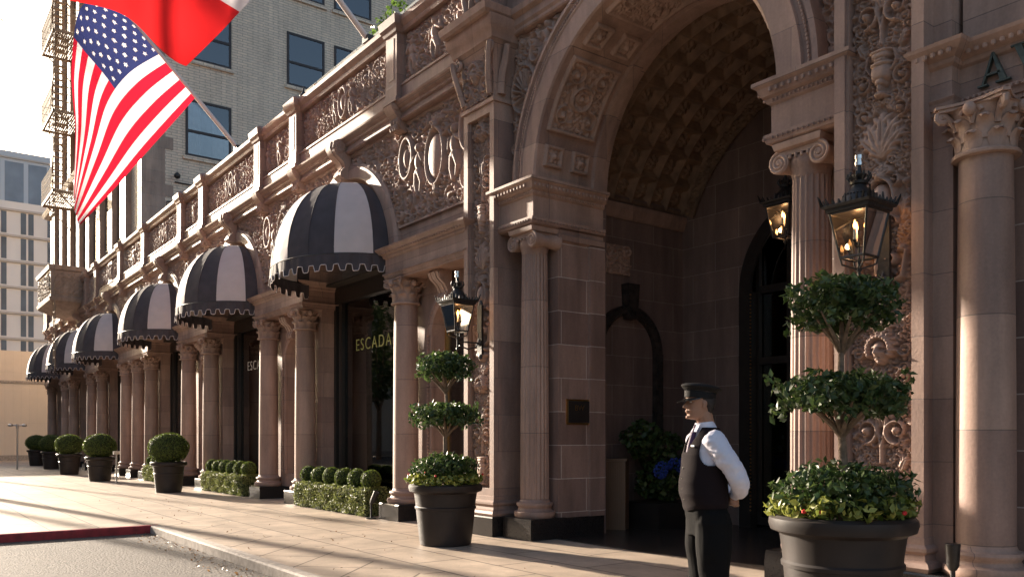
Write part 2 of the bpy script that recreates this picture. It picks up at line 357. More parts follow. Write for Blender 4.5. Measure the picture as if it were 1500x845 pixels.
# ---------------------------------------------------------------- carved relief as real height fields
class Relief:
    def __init__(s, w, h, res, seed=1):
        s.w, s.h, s.res = w, h, res; s.nx = max(3, int(round(w/res))+1); s.nz = max(3, int(round(h/res))+1)
        s.x = np.linspace(0, w, s.nx); s.z = np.linspace(0, h, s.nz); s.H = np.zeros((s.nz, s.nx)); s.rng = random.Random(seed)
    def win(s, cx, cz, r, rz=None):
        rz = rz or r; dx = s.w/(s.nx-1); dz = s.h/(s.nz-1)
        i0, i1 = max(0, int((cx-r)/dx)), min(s.nx, int((cx+r)/dx)+2); j0, j1 = max(0, int((cz-rz)/dz)), min(s.nz, int((cz+rz)/dz)+2)
        if i0 >= i1 or j0 >= j1: return None
        return slice(j0, j1), slice(i0, i1), s.x[i0:i1][None, :], s.z[j0:j1][:, None]
    def bump(s, cx, cz, r, h, base=0., p=.5):
        W = s.win(cx, cz, r)
        if W is None: return
        a, b, X, Z = W; d = ((X-cx)**2+(Z-cz)**2)/(r*r); v = np.where(d < 1, base+h*np.clip(1-d, 0, 1)**p, 0)
        s.H[a, b] = np.maximum(s.H[a, b], v)
    def ell(s, cx, cz, rx, rz, h, ang=0., base=0., p=.5, power=2):
        R = max(rx, rz); W = s.win(cx, cz, R)
        if W is None: return
        a, b, X, Z = W; c, q = math.cos(ang), math.sin(ang); u = (X-cx)*c+(Z-cz)*q; v_ = -(X-cx)*q+(Z-cz)*c
        d = (np.abs(u)/rx)**power+(np.abs(v_)/rz)**power; v = np.where(d < 1, base+h*np.clip(1-d, 0, 1)**p, 0)
        s.H[a, b] = np.maximum(s.H[a, b], v)
    def carve(s, cx, cz, rx, rz, depth, ang=0.):
        W = s.win(cx, cz, max(rx, rz))
        if W is None: return
        a, b, X, Z = W; c, q = math.cos(ang), math.sin(ang); u = (X-cx)*c+(Z-cz)*q; v_ = -(X-cx)*q+(Z-cz)*c
        d = (u/rx)**2+(v_/rz)**2; s.H[a, b] -= np.where(d < 1, depth*np.sqrt(np.clip(1-d, 0, 1)), 0)
    def tube(s, pts, r0, r1, h0, h1=None, base=0.):
        h1 = h0 if h1 is None else h1; L = 0; seg = []
        for p, q in zip(pts[:-1], pts[1:]): l = math.hypot(q[0]-p[0], q[1]-p[1]); seg.append(l); L += l
        if L == 0: return
        acc = 0
        for (p, q), l in zip(zip(pts[:-1], pts[1:]), seg):
            n = max(1, int(l/max(.35*min(r0, r1), s.res*.7)))
            for k in range(n):
                f = k/n; t = (acc+l*f)/L; s.bump(p[0]+(q[0]-p[0])*f, p[1]+(q[1]-p[1])*f, r0+(r1-r0)*t, h0+(h1-h0)*t, base)
            acc += l
    def spiral(s, cx, cz, R, a0, sg=1, turns=1.35, h=.04, k=.17, rose=True):
        pts = []
        n = 26
        for i in range(n+1):
            t = i/n; a = a0+sg*t*turns*2*math.pi; r = R*(1-.82*t); pts.append((cx+r*math.cos(a), cz+r*math.sin(a)))
        s.tube(pts, R*k, R*k*.55, h, h*.8)
        if rose:
            s.bump(cx, cz, R*.24, h*1.25)
        return pts
    def leaf(s, x, z, L, ang, h=.04, wid=.34):
        c, q = math.cos(ang), math.sin(ang)
        s.ell(x+c*L*.5, z+q*L*.5, L*.55, L*wid*.55, h, ang)
        for k in (.3, .55, .8):
            for sg in (-1, 1):
                s.ell(x+c*L*k-sg*q*L*wid*.38, z+q*L*k+sg*c*L*wid*.38, L*.2, L*wid*.26, h*.8, ang+sg*.7)
        s.carve(x+c*L*.45, z+q*L*.45, L*.42, L*.03+s.res*.5, h*.4, ang)
    def acan(s, cx, cz, R, a0, sg=1, h=.04):
        """scroll with leaves round its outside and a rosette"""
        s.spiral(cx, cz, R, a0, sg, 1.3, h, .15)
        for i in range(7):
            a = a0+sg*(.2+i*.78); r = R*(1-.1*i/7)
            s.leaf(cx+r*math.cos(a), cz+r*math.sin(a), R*.55, a+sg*.9, h*.85)
        for i in range(6):
            a = i*math.pi/3; s.bump(cx+R*.2*math.cos(a), cz+R*.2*math.sin(a), R*.13, h*1.1)
    def ring(s, cx, cz, rx, rz, t, h, n=64):
        s.tube([(cx+rx*math.cos(2*math.pi*i/n), cz+rz*math.sin(2*math.pi*i/n)) for i in range(n+1)], t, t, h)
    def face(s, cx, cz, r, h=.09):
        s.ell(cx, cz, r*.72, r, h, p=.6)                                  # head
        for i in range(15):
            a = math.pi*(-.15+1.3*i/14); s.bump(cx+r*.85*math.cos(a), cz+r*.15+r*.92*math.sin(a), r*.24, h*.95)   # curls
        for i in range(10):
            a = math.pi*(-.05+1.1*i/9); s.bump(cx+r*1.1*math.cos(a), cz+r*.2+r*1.18*math.sin(a), r*.2, h*.7)
        for sg in (-1, 1):
            s.carve(cx+sg*r*.27, cz+r*.12, r*.19, r*.13, h*.38); s.ell(cx+sg*r*.27, cz+r*.10, r*.10, r*.06, h*.12, base=h*.62)
            s.tube([(cx+sg*r*.1, cz+r*.27), (cx+sg*r*.3, cz+r*.33), (cx+sg*r*.46, cz+r*.22)], r*.06, r*.05, h*.22, base=h*.72)
            s.carve(cx+sg*r*.33, cz-r*.33, r*.12, r*.2, h*.12)
        s.tube([(cx, cz+r*.25), (cx, cz-r*.18)], r*.07, r*.14, h*.25, h*.42, base=h*.85)
        s.carve(cx, cz-r*.47, r*.22, r*.05, h*.28); s.ell(cx, cz-r*.55, r*.17, r*.06, h*.22, base=h*.72); s.ell(cx, cz-r*.38, r*.2, r*.045, h*.2, base=h*.78)
        s.ell(cx, cz-r*.78, r*.2, r*.16, h*.3, base=h*.45)
    def urn(s, cx, cz, w, hh, h=.06):
        for (a, b, rw) in ((0, .08, .55), (.08, .2, .22), (.2, .3, .45), (.3, .55, .9), (.55, .62, 1.), (.62, .68, .6), (.68, .78, .85), (.78, .84, 1.1)):
            s.ell(cx, cz+hh*(a+b)/2, w*rw, hh*(b-a)*.62, h, power=4)
        for sg in (-1, 1): s.tube([(cx+sg*w*.9, cz+hh*.45), (cx+sg*w*1.35, cz+hh*.6), (cx+sg*w*1.1, cz+hh*.8)], .12*w, .12*w, h*.7)
    def shield(s, cx, cz, rx, rz, h=.08):
        s.ell(cx, cz, rx*.78, rz*.82, h, p=.35); s.ring(cx, cz, rx, rz, rx*.14, h*.9)
        for sg in (-1, 1):
            s.spiral(cx+sg*rx*.95, cz+rz*.85, rx*.42, R_(-90), sg, 1.2, h*.9, .2); s.spiral(cx+sg*rx*.8, cz-rz*.95, rx*.34, R_(90), -sg, 1.2, h*.8, .2)
        s.leaf(cx, cz-rz*.9, rz*.5, R_(-90), h); s.bump(cx, cz+rz*1.1, rx*.35, h*1.1)
        for i in range(5): s.leaf(cx, cz+rz*1.1, rx*.9, R_(30+30*i), h*.8)
    def shell(s, cx, cz, R, h=.08):
        for i in range(13):
            a = math.pi*(-.12+1.24*i/12); s.tube([(cx+R*.18*math.cos(a), cz+R*.18*math.sin(a)), (cx+R*.92*math.cos(a), cz+R*1.25*math.sin(a))], R*.03, R*.11, h*.5, h)
        s.ring(cx, cz+R*.15, R*1.02, R*1.3, R*.07, h); s.spiral(cx, cz-R*.1, R*.28, 0, 1, 1.3, h*1.2)
    def figure(s, cx, cz, hh, sg=1, h=.09):
        """small standing putto"""
        s.bump(cx, cz+hh*.88, hh*.1, h); s.ell(cx, cz+hh*.62, hh*.12, hh*.2, h); s.ell(cx, cz+hh*.42, hh*.13, hh*.12, h)
        s.tube([(cx-.05*hh, cz+hh*.4), (cx-.09*hh, cz+hh*.2), (cx-.05*hh, cz)], hh*.075, hh*.045, h, h*.7)
        s.tube([(cx+.05*hh, cz+hh*.4), (cx+.12*hh, cz+hh*.22), (cx+.06*hh, cz+hh*.05)], hh*.075, hh*.045, h, h*.7)
        s.tube([(cx+sg*.1*hh, cz+hh*.72), (cx+sg*.25*hh, cz+hh*.62), (cx+sg*.22*hh, cz+hh*.85)], hh*.05, hh*.035, h, h*.7)
        s.tube([(cx-sg*.1*hh, cz+hh*.72), (cx-sg*.2*hh, cz+hh*.5)], hh*.05, hh*.035, h, h*.7)
    def fill(s, rmin, rmax, tries, h=.035, x0=0, x1=None, leafy=.5, mask=None):
        x1 = x1 or s.w; g = s.rng; dx = s.w/(s.nx-1); dz = s.h/(s.nz-1)
        for t in range(tries):
            f = t/tries; R = rmax+(rmin-rmax)*f; cx = g.uniform(x0+R*.6, x1-R*.6); cz = g.uniform(R*.6, s.h-R*.6)
            if mask and not mask(cx, cz): continue
            W = s.win(cx, cz, R*.85)
            if W is None: continue
            a, b, X, Z = W
            if s.H[a, b].mean() > h*.16: continue
            if g.random() < leafy: s.acan(cx, cz, R*.8, g.uniform(0, 6.28), g.choice((-1, 1)), h)
            else:
                s.spiral(cx, cz, R*.9, g.uniform(0, 6.28), g.choice((-1, 1)), 1.4, h, .2)
        for t in range(tries):
            cx = g.uniform(x0, x1); cz = g.uniform(0, s.h); i = min(s.nx-1, int(cx/dx)); j = min(s.nz-1, int(cz/dz))
            if s.H[j, i] < h*.1: s.leaf(cx, cz, rmin*1.5, g.uniform(0, 6.28), h*.8, .5)
    def mirror(s): s.H = np.maximum(s.H, s.H[:, ::-1])
    def soften(s, n=1):
        for _ in range(n):
            P = np.pad(s.H, 1, mode='edge'); s.H = (P[:-2, 1:-1]+P[2:, 1:-1]+P[1:-1, :-2]+P[1:-1, 2:]+4*P[1:-1, 1:-1])/8
    def mesh(s, name, fmap, mat='carved', parent=None, keep=None, loc=None):
        X, Z = np.meshgrid(s.x, s.z); V = np.stack(fmap(X, Z, s.H), -1).reshape(-1, 3)
        I = np.arange(s.nz*s.nx).reshape(s.nz, s.nx)
        F = np.stack([I[:-1, :-1], I[:-1, 1:], I[1:, 1:], I[1:, :-1]], -1).reshape(-1, 4)
        if keep is not None:
            K = keep(X, Z); k = (K[:-1, :-1] & K[:-1, 1:] & K[1:, 1:] & K[1:, :-1]).reshape(-1); F = F[k]
            used = np.unique(F); mp = -np.ones(len(V), int); mp[used] = np.arange(len(used)); V = V[used]; F = mp[F]
        return npmesh(name, V, F, mat, parent, loc=loc)

# ---------------------------------------------------------------- ground
g = MB(); g.box(-1500, 600, -700, 900, -.5, -.125); tag(g.build('ground', 'asphalt', smooth=False), kind='structure')
KX = -14.9; KY = 3.62
g = MB(); g.add([(-1500+1400, -14, -.121), (60, -14, -.121), (60, KY, -.121), (-100, KY, -.121)], [(0, 1, 2, 3)])
tag(g.build('road', 'asphalt', smooth=False), kind='structure')
g = MB()
g.box(-90, 40, 4.75, 7.3, -.12, 0); g.box(-90, 40, 7.3, 8.9, -.12, 0); g.box(-90, KX-.3, -6, 4.75, -.12, -.0)
tag(g.build('sidewalk', 'ground', smooth=False), kind='structure')
g = MB(); g.box(KX-.3, 40, KY+.16, 4.75, -.12, 0); tag(g.build('sidewalk_border', 'diag', smooth=False), kind='structure')
def kerb(name, x0, x1, y0, y1, mat):
    g = MB(); L = x1-x0 if x1-x0 > y1-y0 else y1-y0
    g.loft(x0+.015, x1-.015, y0+.015, y1-.015, [(-.12, .015), (-.012, .015), (.012, 0)], back=False)
    return tag(g.build(name, mat, smooth=False), kind='structure')
kerb('kerb', KX-.14, 40, KY, KY+.16, 'kerb')
kerb('red_kerb', KX-.3, KX-.14, -6, KY+.16, 'redkerb')

# ================================================================ HOTEL BUILDING
hotel = thing('hotel_building', 'ornate pinkish sandstone building with tall entrance arch, carved frieze and arcade of shop windows', 'building')
WC = [-15.77, -22.6, -29.4, -37.75, -44.55, -51.35]         # shop window centres
HW = 2.29                                                   # column offset from a window centre
COLX = []
for c in WC: COLX += [c+HW, c-HW]
XL, XP = -54.6, -11.2                                       # arcade from XL to the pilaster at XP
ZE, ZC, ZF, ZT, ZB = 4.37, 4.95, 5.33, 7.2, 8.75            # column top, entablature top, frieze bottom, frieze top, balustrade top

# --- piers between the shop windows, with a small arched window each
piers = []
edges = [(WC[0]+1.98, XP)]+[(WC[i+1]+1.98, WC[i]-1.98) for i in range(5)]+[(XL, WC[5]-1.98)]
smallarch = [-12.35, (WC[0]+WC[1])/2, (WC[1]+WC[2])/2, None, (WC[3]+WC[4])/2, (WC[4]+WC[5])/2, None]
for (x0, x1), cx in zip(edges, smallarch):
    g = MB()
    if cx is None: g.box(x0, x1, 7.92, 8.6, .3, ZE)
    else:
        g.box(x0, x1, 7.92, 8.6, .3, .62)
        g.archwall(x0, x1, .62, ZE, cx, 3.32, .56, FX, 7.92, 8.6)
    g.build('pier', 'stone', hotel, smooth=False)
    pl = MB(); pl.box(x0-.004, x1+.004, 7.89, 8.62, -.05, .3); pl.build('plinth', 'granite', hotel, smooth=False)
    if cx is None: continue
    g = MB()
    for sx in (-1, 1): g.box(min(cx+sx*.56, cx+sx*.76), max(cx+sx*.56, cx+sx*.76), 7.86, 7.93, .62, 3.32)
    g.archring(cx, 3.32, [(.56, 7.93), (.56, 7.86), (.60, 7.84), (.70, 7.84), (.76, 7.86), (.76, 7.93)], FX, 28)
    n = 46                                                    # bead moulding round the opening
    for i in range(n):
        t = math.pi*i/(n-1); g.ball((cx-.65*math.cos(t), 7.835, 3.32+.65*math.sin(t)), (.026, .02, .026), 6)
    for k in range(44):
        for sx in (-1, 1): g.ball((cx+sx*.65, 7.835, .68+k*.06), (.026, .02, .026), 6)
    f = g.build('window_surround', 'stone', hotel)
    g = MB(); g.box(cx-.56, cx+.56, 8.18, 8.2, .62, 3.9); wn = g.build('arched_window', 'glass', hotel, smooth=False)
    g = MB(); g.archring(cx, 3.32, [(.53, 8.14), (.57, 8.14)], FX, 24); g.archring(cx, 3.32, [(.53, 8.14), (.53, 8.2)], FX, 24)
    for sx in (-1, 1): g.box(cx+sx*.545-.015, cx+sx*.545+.015, 8.14, 8.21, .62, 3.32)
    g.box(cx-.53, cx+.53, 8.14, 8.21, .62, .68); g.build('frame', 'gold', wn, smooth=False)
    # console keystone
    g = MB()
    poly = [(7.84, 3.82), (7.74, 3.84), (7.72, 3.92), (7.76, 4.0), (7.70, 4.12), (7.58, 4.22), (7.54, 4.32), (7.58, 4.37), (7.84, 4.37)]
    for k in range(4):
        xx = cx-.15+.075*k+.037; hw = .034
        g.prism([(a-(0 if k % 2 else .012), b) for a, b in poly], lambda a, b, d: (d, a, b), xx-hw, xx+hw)
    g.tube([(cx-.17, 7.62, 4.28), (cx+.17, 7.62, 4.28)], .055, 12); g.tube([(cx-.16, 7.77, 3.88), (cx+.16, 7.77, 3.88)], .045, 12)
    g.build('keystone_console', 'carved', hotel)

# --- entablature over the piers
def egg_row(g, x0, x1, y, z, step, rx, rz, ry=.02):
    n = int((x1-x0)/step)
    for i in range(n): g.ball((x0+(i+.5)*(x1-x0)/n, y, z), (rx, ry, rz), 6)
def egg_row_y(g, y0, y1, x, z, step, ry, rz, rx=.02):
    n = int((y1-y0)/step)
    for i in range(n): g.ball((x, y0+(i+.5)*(y1-y0)/n, z), (rx, ry, rz), 6)
ENT = [(ZE, .0), (4.41, .0), (4.41, .02), (4.46, .03), (4.49, .05), (4.50, .05), (4.50, .01), (4.77, .01), (4.79, .04), (4.81, .05), (4.83, .05), (4.87, .11), (4.92, .16), (4.95, .17)]
ent_ranges = [(WC[0]+1.93, XP+.02)]+[(WC[i+1]+1.93, WC[i]-1.93) for i in range(5)]+[(XL, WC[5]-1.93)]
for k, (x0, x1) in enumerate(ent_ranges):
    g = MB(); g.loft(x0, x1, 7.45, 8.3, ENT)
    if k < 3: egg_row(g, x0-.04, x1, 7.395, 4.475, .05, .018, .018, .018); egg_row(g, x0-.1, x1, 7.345, 4.865, .075, .028, .022, .02)
    g.build('entablature', 'stone', hotel, smooth=False)
# --- upper wall with the window arches
for i, c in enumerate(WC):
    xl = WC[i+1]+(c-WC[i+1])/2 if i < 5 else XL
    xr = WC[i-1]-(WC[i-1]-c)/2 if i > 0 else XP
    g = MB(); g.archwall(xl, xr, ZC, ZT, c, ZC-.08, 1.84, FX, 7.655, 8.35, 40)
    g.build('upper_wall', 'stone', hotel, smooth=False)
    g = MB(); g.archring(c, ZC-.08, [(1.84, 8.0), (1.84, 7.56), (1.87, 7.545), (2.08, 7.545), (2.10, 7.56), (2.15, 7.58), (2.16, 7.66)], FX, 56)
    g.build('archivolt', 'stone', hotel, ang=25)
    # keystone scroll above the arch
    g = MB()
    poly = [(7.6, 6.72), (7.46, 6.70), (7.38, 6.78), (7.40, 6.88), (7.47, 6.95), (7.42, 7.06), (7.28, 7.16), (7.20, 7.30), (7.22, 7.42), (7.32, 7.48), (7.6, 7.48)]
    g.prism(poly, lambda a, b, d: (d, a, b), c-.17, c+.17)
    g.prism([(a-.02, b) for a, b in poly], lambda a, b, d: (d, a, b), c-.06, c+.06)
    for sx in (-1, 1):
        pts = []
        for q in range(30): t = q/29; a = R_(90)+t*2.6*math.pi; r = .125*(1-.85*t); pts.append((c+sx*.185, 7.34-r*math.cos(a)*1, 7.34+r*math.sin(a)))
        g.tube(pts, .018, 6)
    g.tube([(c-.19, 7.34, 7.34), (c+.19, 7.34, 7.34)], .13, 14); g.tube([(c-.16, 7.44, 6.80), (c+.16, 7.44, 6.80)], .075, 12)
    g.build('keystone_scroll', 'carved', hotel)

# --- frieze reliefs
def frieze(x0, x1, res, seed, small=True):
    """x0..x1 is symmetric about a small pier: shield in the middle, medallions over the columns"""
    r = Relief(x1-x0, ZT-ZF, res, seed); cx = r.w/2
    r.shield(cx, .98, .28, .48, .13)
    for sg in (-1, 1):
        xm = cx+sg*1.0
        r.ring(xm, 1.20, .22, .36, .055, .10); r.ring(xm, 1.20, .13, .25, .03, .07); r.ell(xm, 1.2, .085, .2, .11)
        r.figure(cx+sg*.58, .45, .95, sg, .12)
        for k, (dx, dz, R) in enumerate(((.95, .45, .24), (.42, .22, .16), (1.0, .12, .12), (1.45, 1.5, .19), (1.9, 1.62, .14), (2.3, 1.7, .12), (2.7, 1.72, .10), (1.4, .95, .16), (1.32, .55, .12), (.5, 1.62, .14), (1.0, 1.75, .1))):
            if dx < cx: r.acan(cx+sg*dx, dz, R, R_(90 if k % 2 else -60), sg*(1 if k % 2 else -1), .07)
    r.fill(.055, .16, int(560*r.w/6), .095, leafy=.4)
    r.soften(1)
    # border fillets
    r.H[r.z > r.h-.05, :] = .06; r.H[r.z < .04, :] = .05
    return r
def arch_keep(x0):
    def k(X, Z):
        ok = np.ones(X.shape, bool); xx = X+x0; zz = Z+ZF
        for c in WC: ok &= ((xx-c)**2+(zz-(ZC-.08))**2) > 2.1**2
        return ok
    return k
mids = [XP]+[None]*0
# first: half bay next to the pilaster plus spandrel to window 1
def frieze_obj(r, x0): return r.mesh('carved_frieze', lambda X, Z, H: (X+x0, 7.65-H, Z+ZF), 'carved', hotel, keep=arch_keep(x0))
rA = frieze(-15.77, -8.9+.0, .0125, 3)       # centred at -12.33
n = int(round((XP+15.77)/ (rA.w/(rA.nx-1)))); rA.H = rA.H[:, :n+1]; rA.x = rA.x[:n+1]; rA.nx = n+1; rA.w = rA.x[-1]
frieze_obj(rA, -15.77)
rB = frieze(WC[1], WC[0], .016, 5); frieze_obj(rB, WC[1])
rC = frieze(WC[2], WC[1], .022, 7); frieze_obj(rC, WC[2])
rC2 = frieze(WC[3], WC[2], .03, 9); frieze_obj(rC2, WC[3])
for i in (4, 5): frieze_obj(rC, WC[i])
rE = frieze(XL, WC[5], .03, 9); frieze_obj(rE, XL)

# --- cornice, balustrade
g = MB()
CORN = [(7.2, .0), (7.22, .03), (7.26, .03), (7.26, .0), (7.34, .0), (7.36, .04), (7.40, .05), (7.43, .10), (7.47, .14), (7.50, .15), (7.50, .06), (7.56, .05), (7.78, .05), (7.79, .07), (7.83, .07)]
g.loft(XL, XP, 7.5, 8.35, CORN); g.build('cornice', 'stone', hotel, smooth=False)
g = MB(); g.loft(XL, XP, 7.56, 7.84, [(7.83, 0), (ZB, 0)]); g.build('balustrade_wall', 'stone', hotel, smooth=False)
g = MB(); g.loft(XL, XP, 7.46, 7.9, [(ZB, 0), (8.79, .02), (8.82, .02), (8.86, .06), (8.90, .09), (8.97, .10), (9.0, .08), (9.02, .02), (9.04, 0)], back=False)
g.build('coping', 'stone', hotel, smooth=False)
posts = [c for c in COLX]+[XL+.3]
def make_post(px):
    g = MB(); w_ = .2
    g.loft(px-w_, px+w_, 7.36, 7.92, [(7.50, 0), (7.50, .05), (7.56, .05), (7.60, .01), (7.80, .01), (7.84, 0), (ZB-.02, 0), (ZB, .03), (8.80, .05), (8.86, .09), (9.0, .11), (9.04, .07), (9.09, 0)], back=False)
    o = g.build('balustrade_post', 'stone', hotel, smooth=False)
    g = MB(); g.loft(px-.10, px+.10, 7.352, 7.38, [(7.92, 0), (8.66, 0)]); g.build('sunk_panel', 'carved', o, smooth=False)
    g = MB()
    g.prism([(7.62, 7.02), (7.50, 7.04), (7.44, 7.12), (7.46, 7.2), (7.38, 7.28), (7.30, 7.38), (7.28, 7.46), (7.33, 7.5), (7.62, 7.5)], lambda a, b, d: (d, a, b), px-.14, px+.14)
    g.tube([(px-.16, 7.37, 7.43), (px+.16, 7.37, 7.43)], .06, 10)
    for k in (-.1, 0, .1): g.ball((px+k, 7.45, 7.2), (.05, .06, .1), 8); g.ball((px+k*.8, 7.42, 7.08), (.045, .05, .07), 8)
    g.build('leaf_bracket', 'carved', o)
for px in posts: make_post(px)
def bal_relief(w_, res, seed):
    r = Relief(w_, .80, res, seed); cx = w_/2
    if w_ > 3:
        r.ring(cx, .4, .17, .30, .04, .075); r.ell(cx, .4, .09, .2, .08); 
        for sg in (-1, 1):
            r.figure(cx+sg*.36, .06, .66, -sg, .08)
            for k in range(6):
                d = .72+k*.24
                if d+.1 < cx: r.acan(cx+sg*d, .40+(.17 if k % 2 else -.17), .155, R_(90 if k % 2 else -90), sg*(1 if k % 2 else -1), .055)
    else:
        r.figure(cx, .04, .72, 1, .08)
        for sg in (-1, 1):
            r.acan(cx+sg*.33, .58, .14, 0, sg, .055); r.acan(cx+sg*.38, .22, .15, 0, -sg, .055); 
            if cx > .7: r.figure(cx+sg*.68, .08, .6, sg, .07)
    r.fill(.045, .085, int(150*w_), .06, leafy=.3); r.soften(1); r.H *= 1.25; return r
sp = sorted(posts, reverse=True); prev = XP+.2
wide = bal_relief(2*HW-.5, .0125, 21); narrow = bal_relief(1.6, .0125, 23); first = bal_relief(1.75, .0115, 29)
for k, px in enumerate(sp):
    x0, x1 = px+.25, prev-.25
    if x1-x0 < .5: prev = px; continue
    r = first if k == 0 else (wide if x1-x0 > 3.4 else narrow); s_ = (x1-x0)/r.w
    r.mesh('balustrade_relief', lambda X, Z, H, s_=s_, x0=x0: (X*s_+x0, 7.555-H, Z+7.90), 'carved', hotel)
    prev = px
# roof terrace and mass behind
g = MB(); g.box(XL, XP, 8.35, 22, 7.0, 7.6); g.box(XL, XP, 8.2, 8.4, 7.2, 7.62); g.build('roof_terrace', 'stone', hotel, smooth=False)
g = MB()
for k in range(9): g.box(-19.8+k*1.0+.02, -19.8+(k+1)*1.0-.02, 7.82, 7.835, 9.06, 9.50)
g.build('glass_railing', 'railglass', hotel, smooth=False)

# --- corinthian column, shared meshes
def leaf_strip(g, ang, r0, z0, hgt, curl, wid, cx=0, cy=0, m=0):
    n = 7; rows = []
    for i in range(n+1):
        t = i/n; rr = r0+curl*max(0, (t-.45)/.55)**1.7+.012; zz = z0+hgt*(t if t < .86 else .86+(.86-t)*.9); ww = wid*(.75+.5*math.sin(t*2.6))*(1-.55*max(0, t-.75)/.25)
        rows.append([(rr-abs(u)*.018*(1 if abs(u) > .8 else -.3), u*ww, zz-abs(u)*.01) for u in (-1, -.5, 0, .5, 1)])
    ca, sa = math.cos(ang), math.sin(ang); vs = [(cx+a*ca-b*sa, cy+a*sa+b*ca, c) for r in rows for a, b, c in r]
    fs = [(i*5+j, i*5+j+1, (i+1)*5+j+1, (i+1)*5+j) for i in range(n) for j in range(4)]
    g.add(vs, fs, m)
    vs2 = [(x-.012*ca, y-.012*sa, z) for x, y, z in vs]; g.add(vs2, fs, m)
def corinth(r, z0, z1):
    h = z1-z0; g = MB()
    g.lathe(0, 0, [(r*1.02, z0-.02), (r*1.14, z0-.015), (r*1.16, z0+.005), (r*1.12, z0+.02), (r*.98, z0+.025), (r*.96, z0+.3*h), (r*1.02, z0+.6*h), (r*1.22, z0+.86*h), (r*1.3, z0+.88*h)], 28)
    for k in range(8): leaf_strip(g, k*math.pi/4, r*.98, z0+.02, h*.42, .075, r*.26)
    for k in range(8): leaf_strip(g, (k+.5)*math.pi/4, r*.97, z0+.02+h*.2, h*.50, .10, r*.24)
    for k in range(4):
        a = math.pi/4+k*math.pi/2; ca, sa = math.cos(a), math.sin(a); pts = []
        for q in range(22):
            t = q/21
            if t < .45: u = t/.45; rr = r*(1.0+.55*u*u); zz = z0+h*(.5+.36*u)
            else: u = (t-.45)/.55; th = R_(100)-u*R_(520); R2 = .058*(1-.75*u); rr = r*1.50+R2*math.cos(th); zz = z0+h*.80+R2*math.sin(th)
            pts.append((rr*ca, rr*sa, zz))
        g.tube(pts, [.03]*10+[.026]*12, 7)
    for k in range(4):
        a = k*math.pi/2; g.ball((r*1.28*math.cos(a), r*1.28*math.sin(a), z0+h*.80), (.055, .055, .06), 10)
        for sg in (-1, 1):
            pts = [(r*(1.05+.15*t)*math.cos(a+sg*t*.32), r*(1.05+.15*t)*math.sin(a+sg*t*.32), z0+h*(.55+.28*math.sin(t*2.4))) for t in (0, .2, .4, .6, .8, 1)]
            g.tube(pts, .02, 6)
    # abacus with concave sides
    poly = []
    for k in range(4):
        a = math.pi/4+k*math.pi/2
        poly.append((1.78*r*math.cos(a-.07), 1.78*r*math.sin(a-.07))); poly.append((1.78*r*math.cos(a+.07), 1.78*r*math.sin(a+.07)))
        for t in (.2, .35, .5, .65, .8):
            b = a+.07+t*(math.pi/2-.14); k2 = 1.78*r*(math.cos(math.pi/4)/max(.3, math.cos(b-a-math.pi/4)))*(1-.13*math.sin(math.pi*t)); poly.append((k2*math.cos(b), k2*math.sin(b)))
    g.prism([(a*.94, b*.94) for a, b in poly], lambda a, b, d: (a, b, d), z0+.88*h, z0+.94*h); g.prism(poly, lambda a, b, d: (a, b, d), z0+.945*h, z1)
    return g
def att_base(r, z0):
    return [(r*1.36, z0), (r*1.42, z0+.02), (r*1.45, z0+.055), (r*1.42, z0+.09), (r*1.3, z0+.10), (r*1.2, z0+.11), (r*1.14, z0+.14), (r*1.18, z0+.165), (r*1.24, z0+.17), (r*1.28, z0+.195), (r*1.24, z0+.22), (r*1.12, z0+.225), (r*1.06, z0+.235), (r*1.0, z0+.27)]
CR = .235
cz0 = .30
m_cap = corinth(CR, 3.92, ZE-.004).build('capital', 'carved', None).data
m_shaft = MB().lathe(0, 0, [(CR, cz0+.27)]+[(CR*(1-.10*t**1.6), cz0+.27+(3.9-cz0-.27)*t) for t in (.2, .4, .6, .8, 1)], 40, cap=False).build('shaft', 'drum', None).data
m_base = MB().lathe(0, 0, att_base(CR, cz0), 40).build('base', 'stone', None).data
gp = MB(); gp.loft(-.36, .36, -.36, .36, [(-.04, 0), (cz0-.02, 0), (cz0, -.01)], back=False); m_pl = gp.build('plinth', 'granite', None, smooth=False).data
for o in list(col.objects):
    if o.name in ('capital', 'shaft', 'base', 'plinth') or (o.data and o.data in (m_cap, m_shaft, m_base, m_pl)): bpy.data.objects.remove(o)
def column(x, y):
    e = bpy.data.objects.new('column', None); col.objects.link(e); e.parent = hotel; e.location = (x, y, 0)
    for n_, me in (('capital', m_cap), ('shaft', m_shaft), ('base', m_base), ('plinth', m_pl)): link(n_, me, e)
for cx in COLX+[-33.58, -3.38]: column(cx, 7.66)

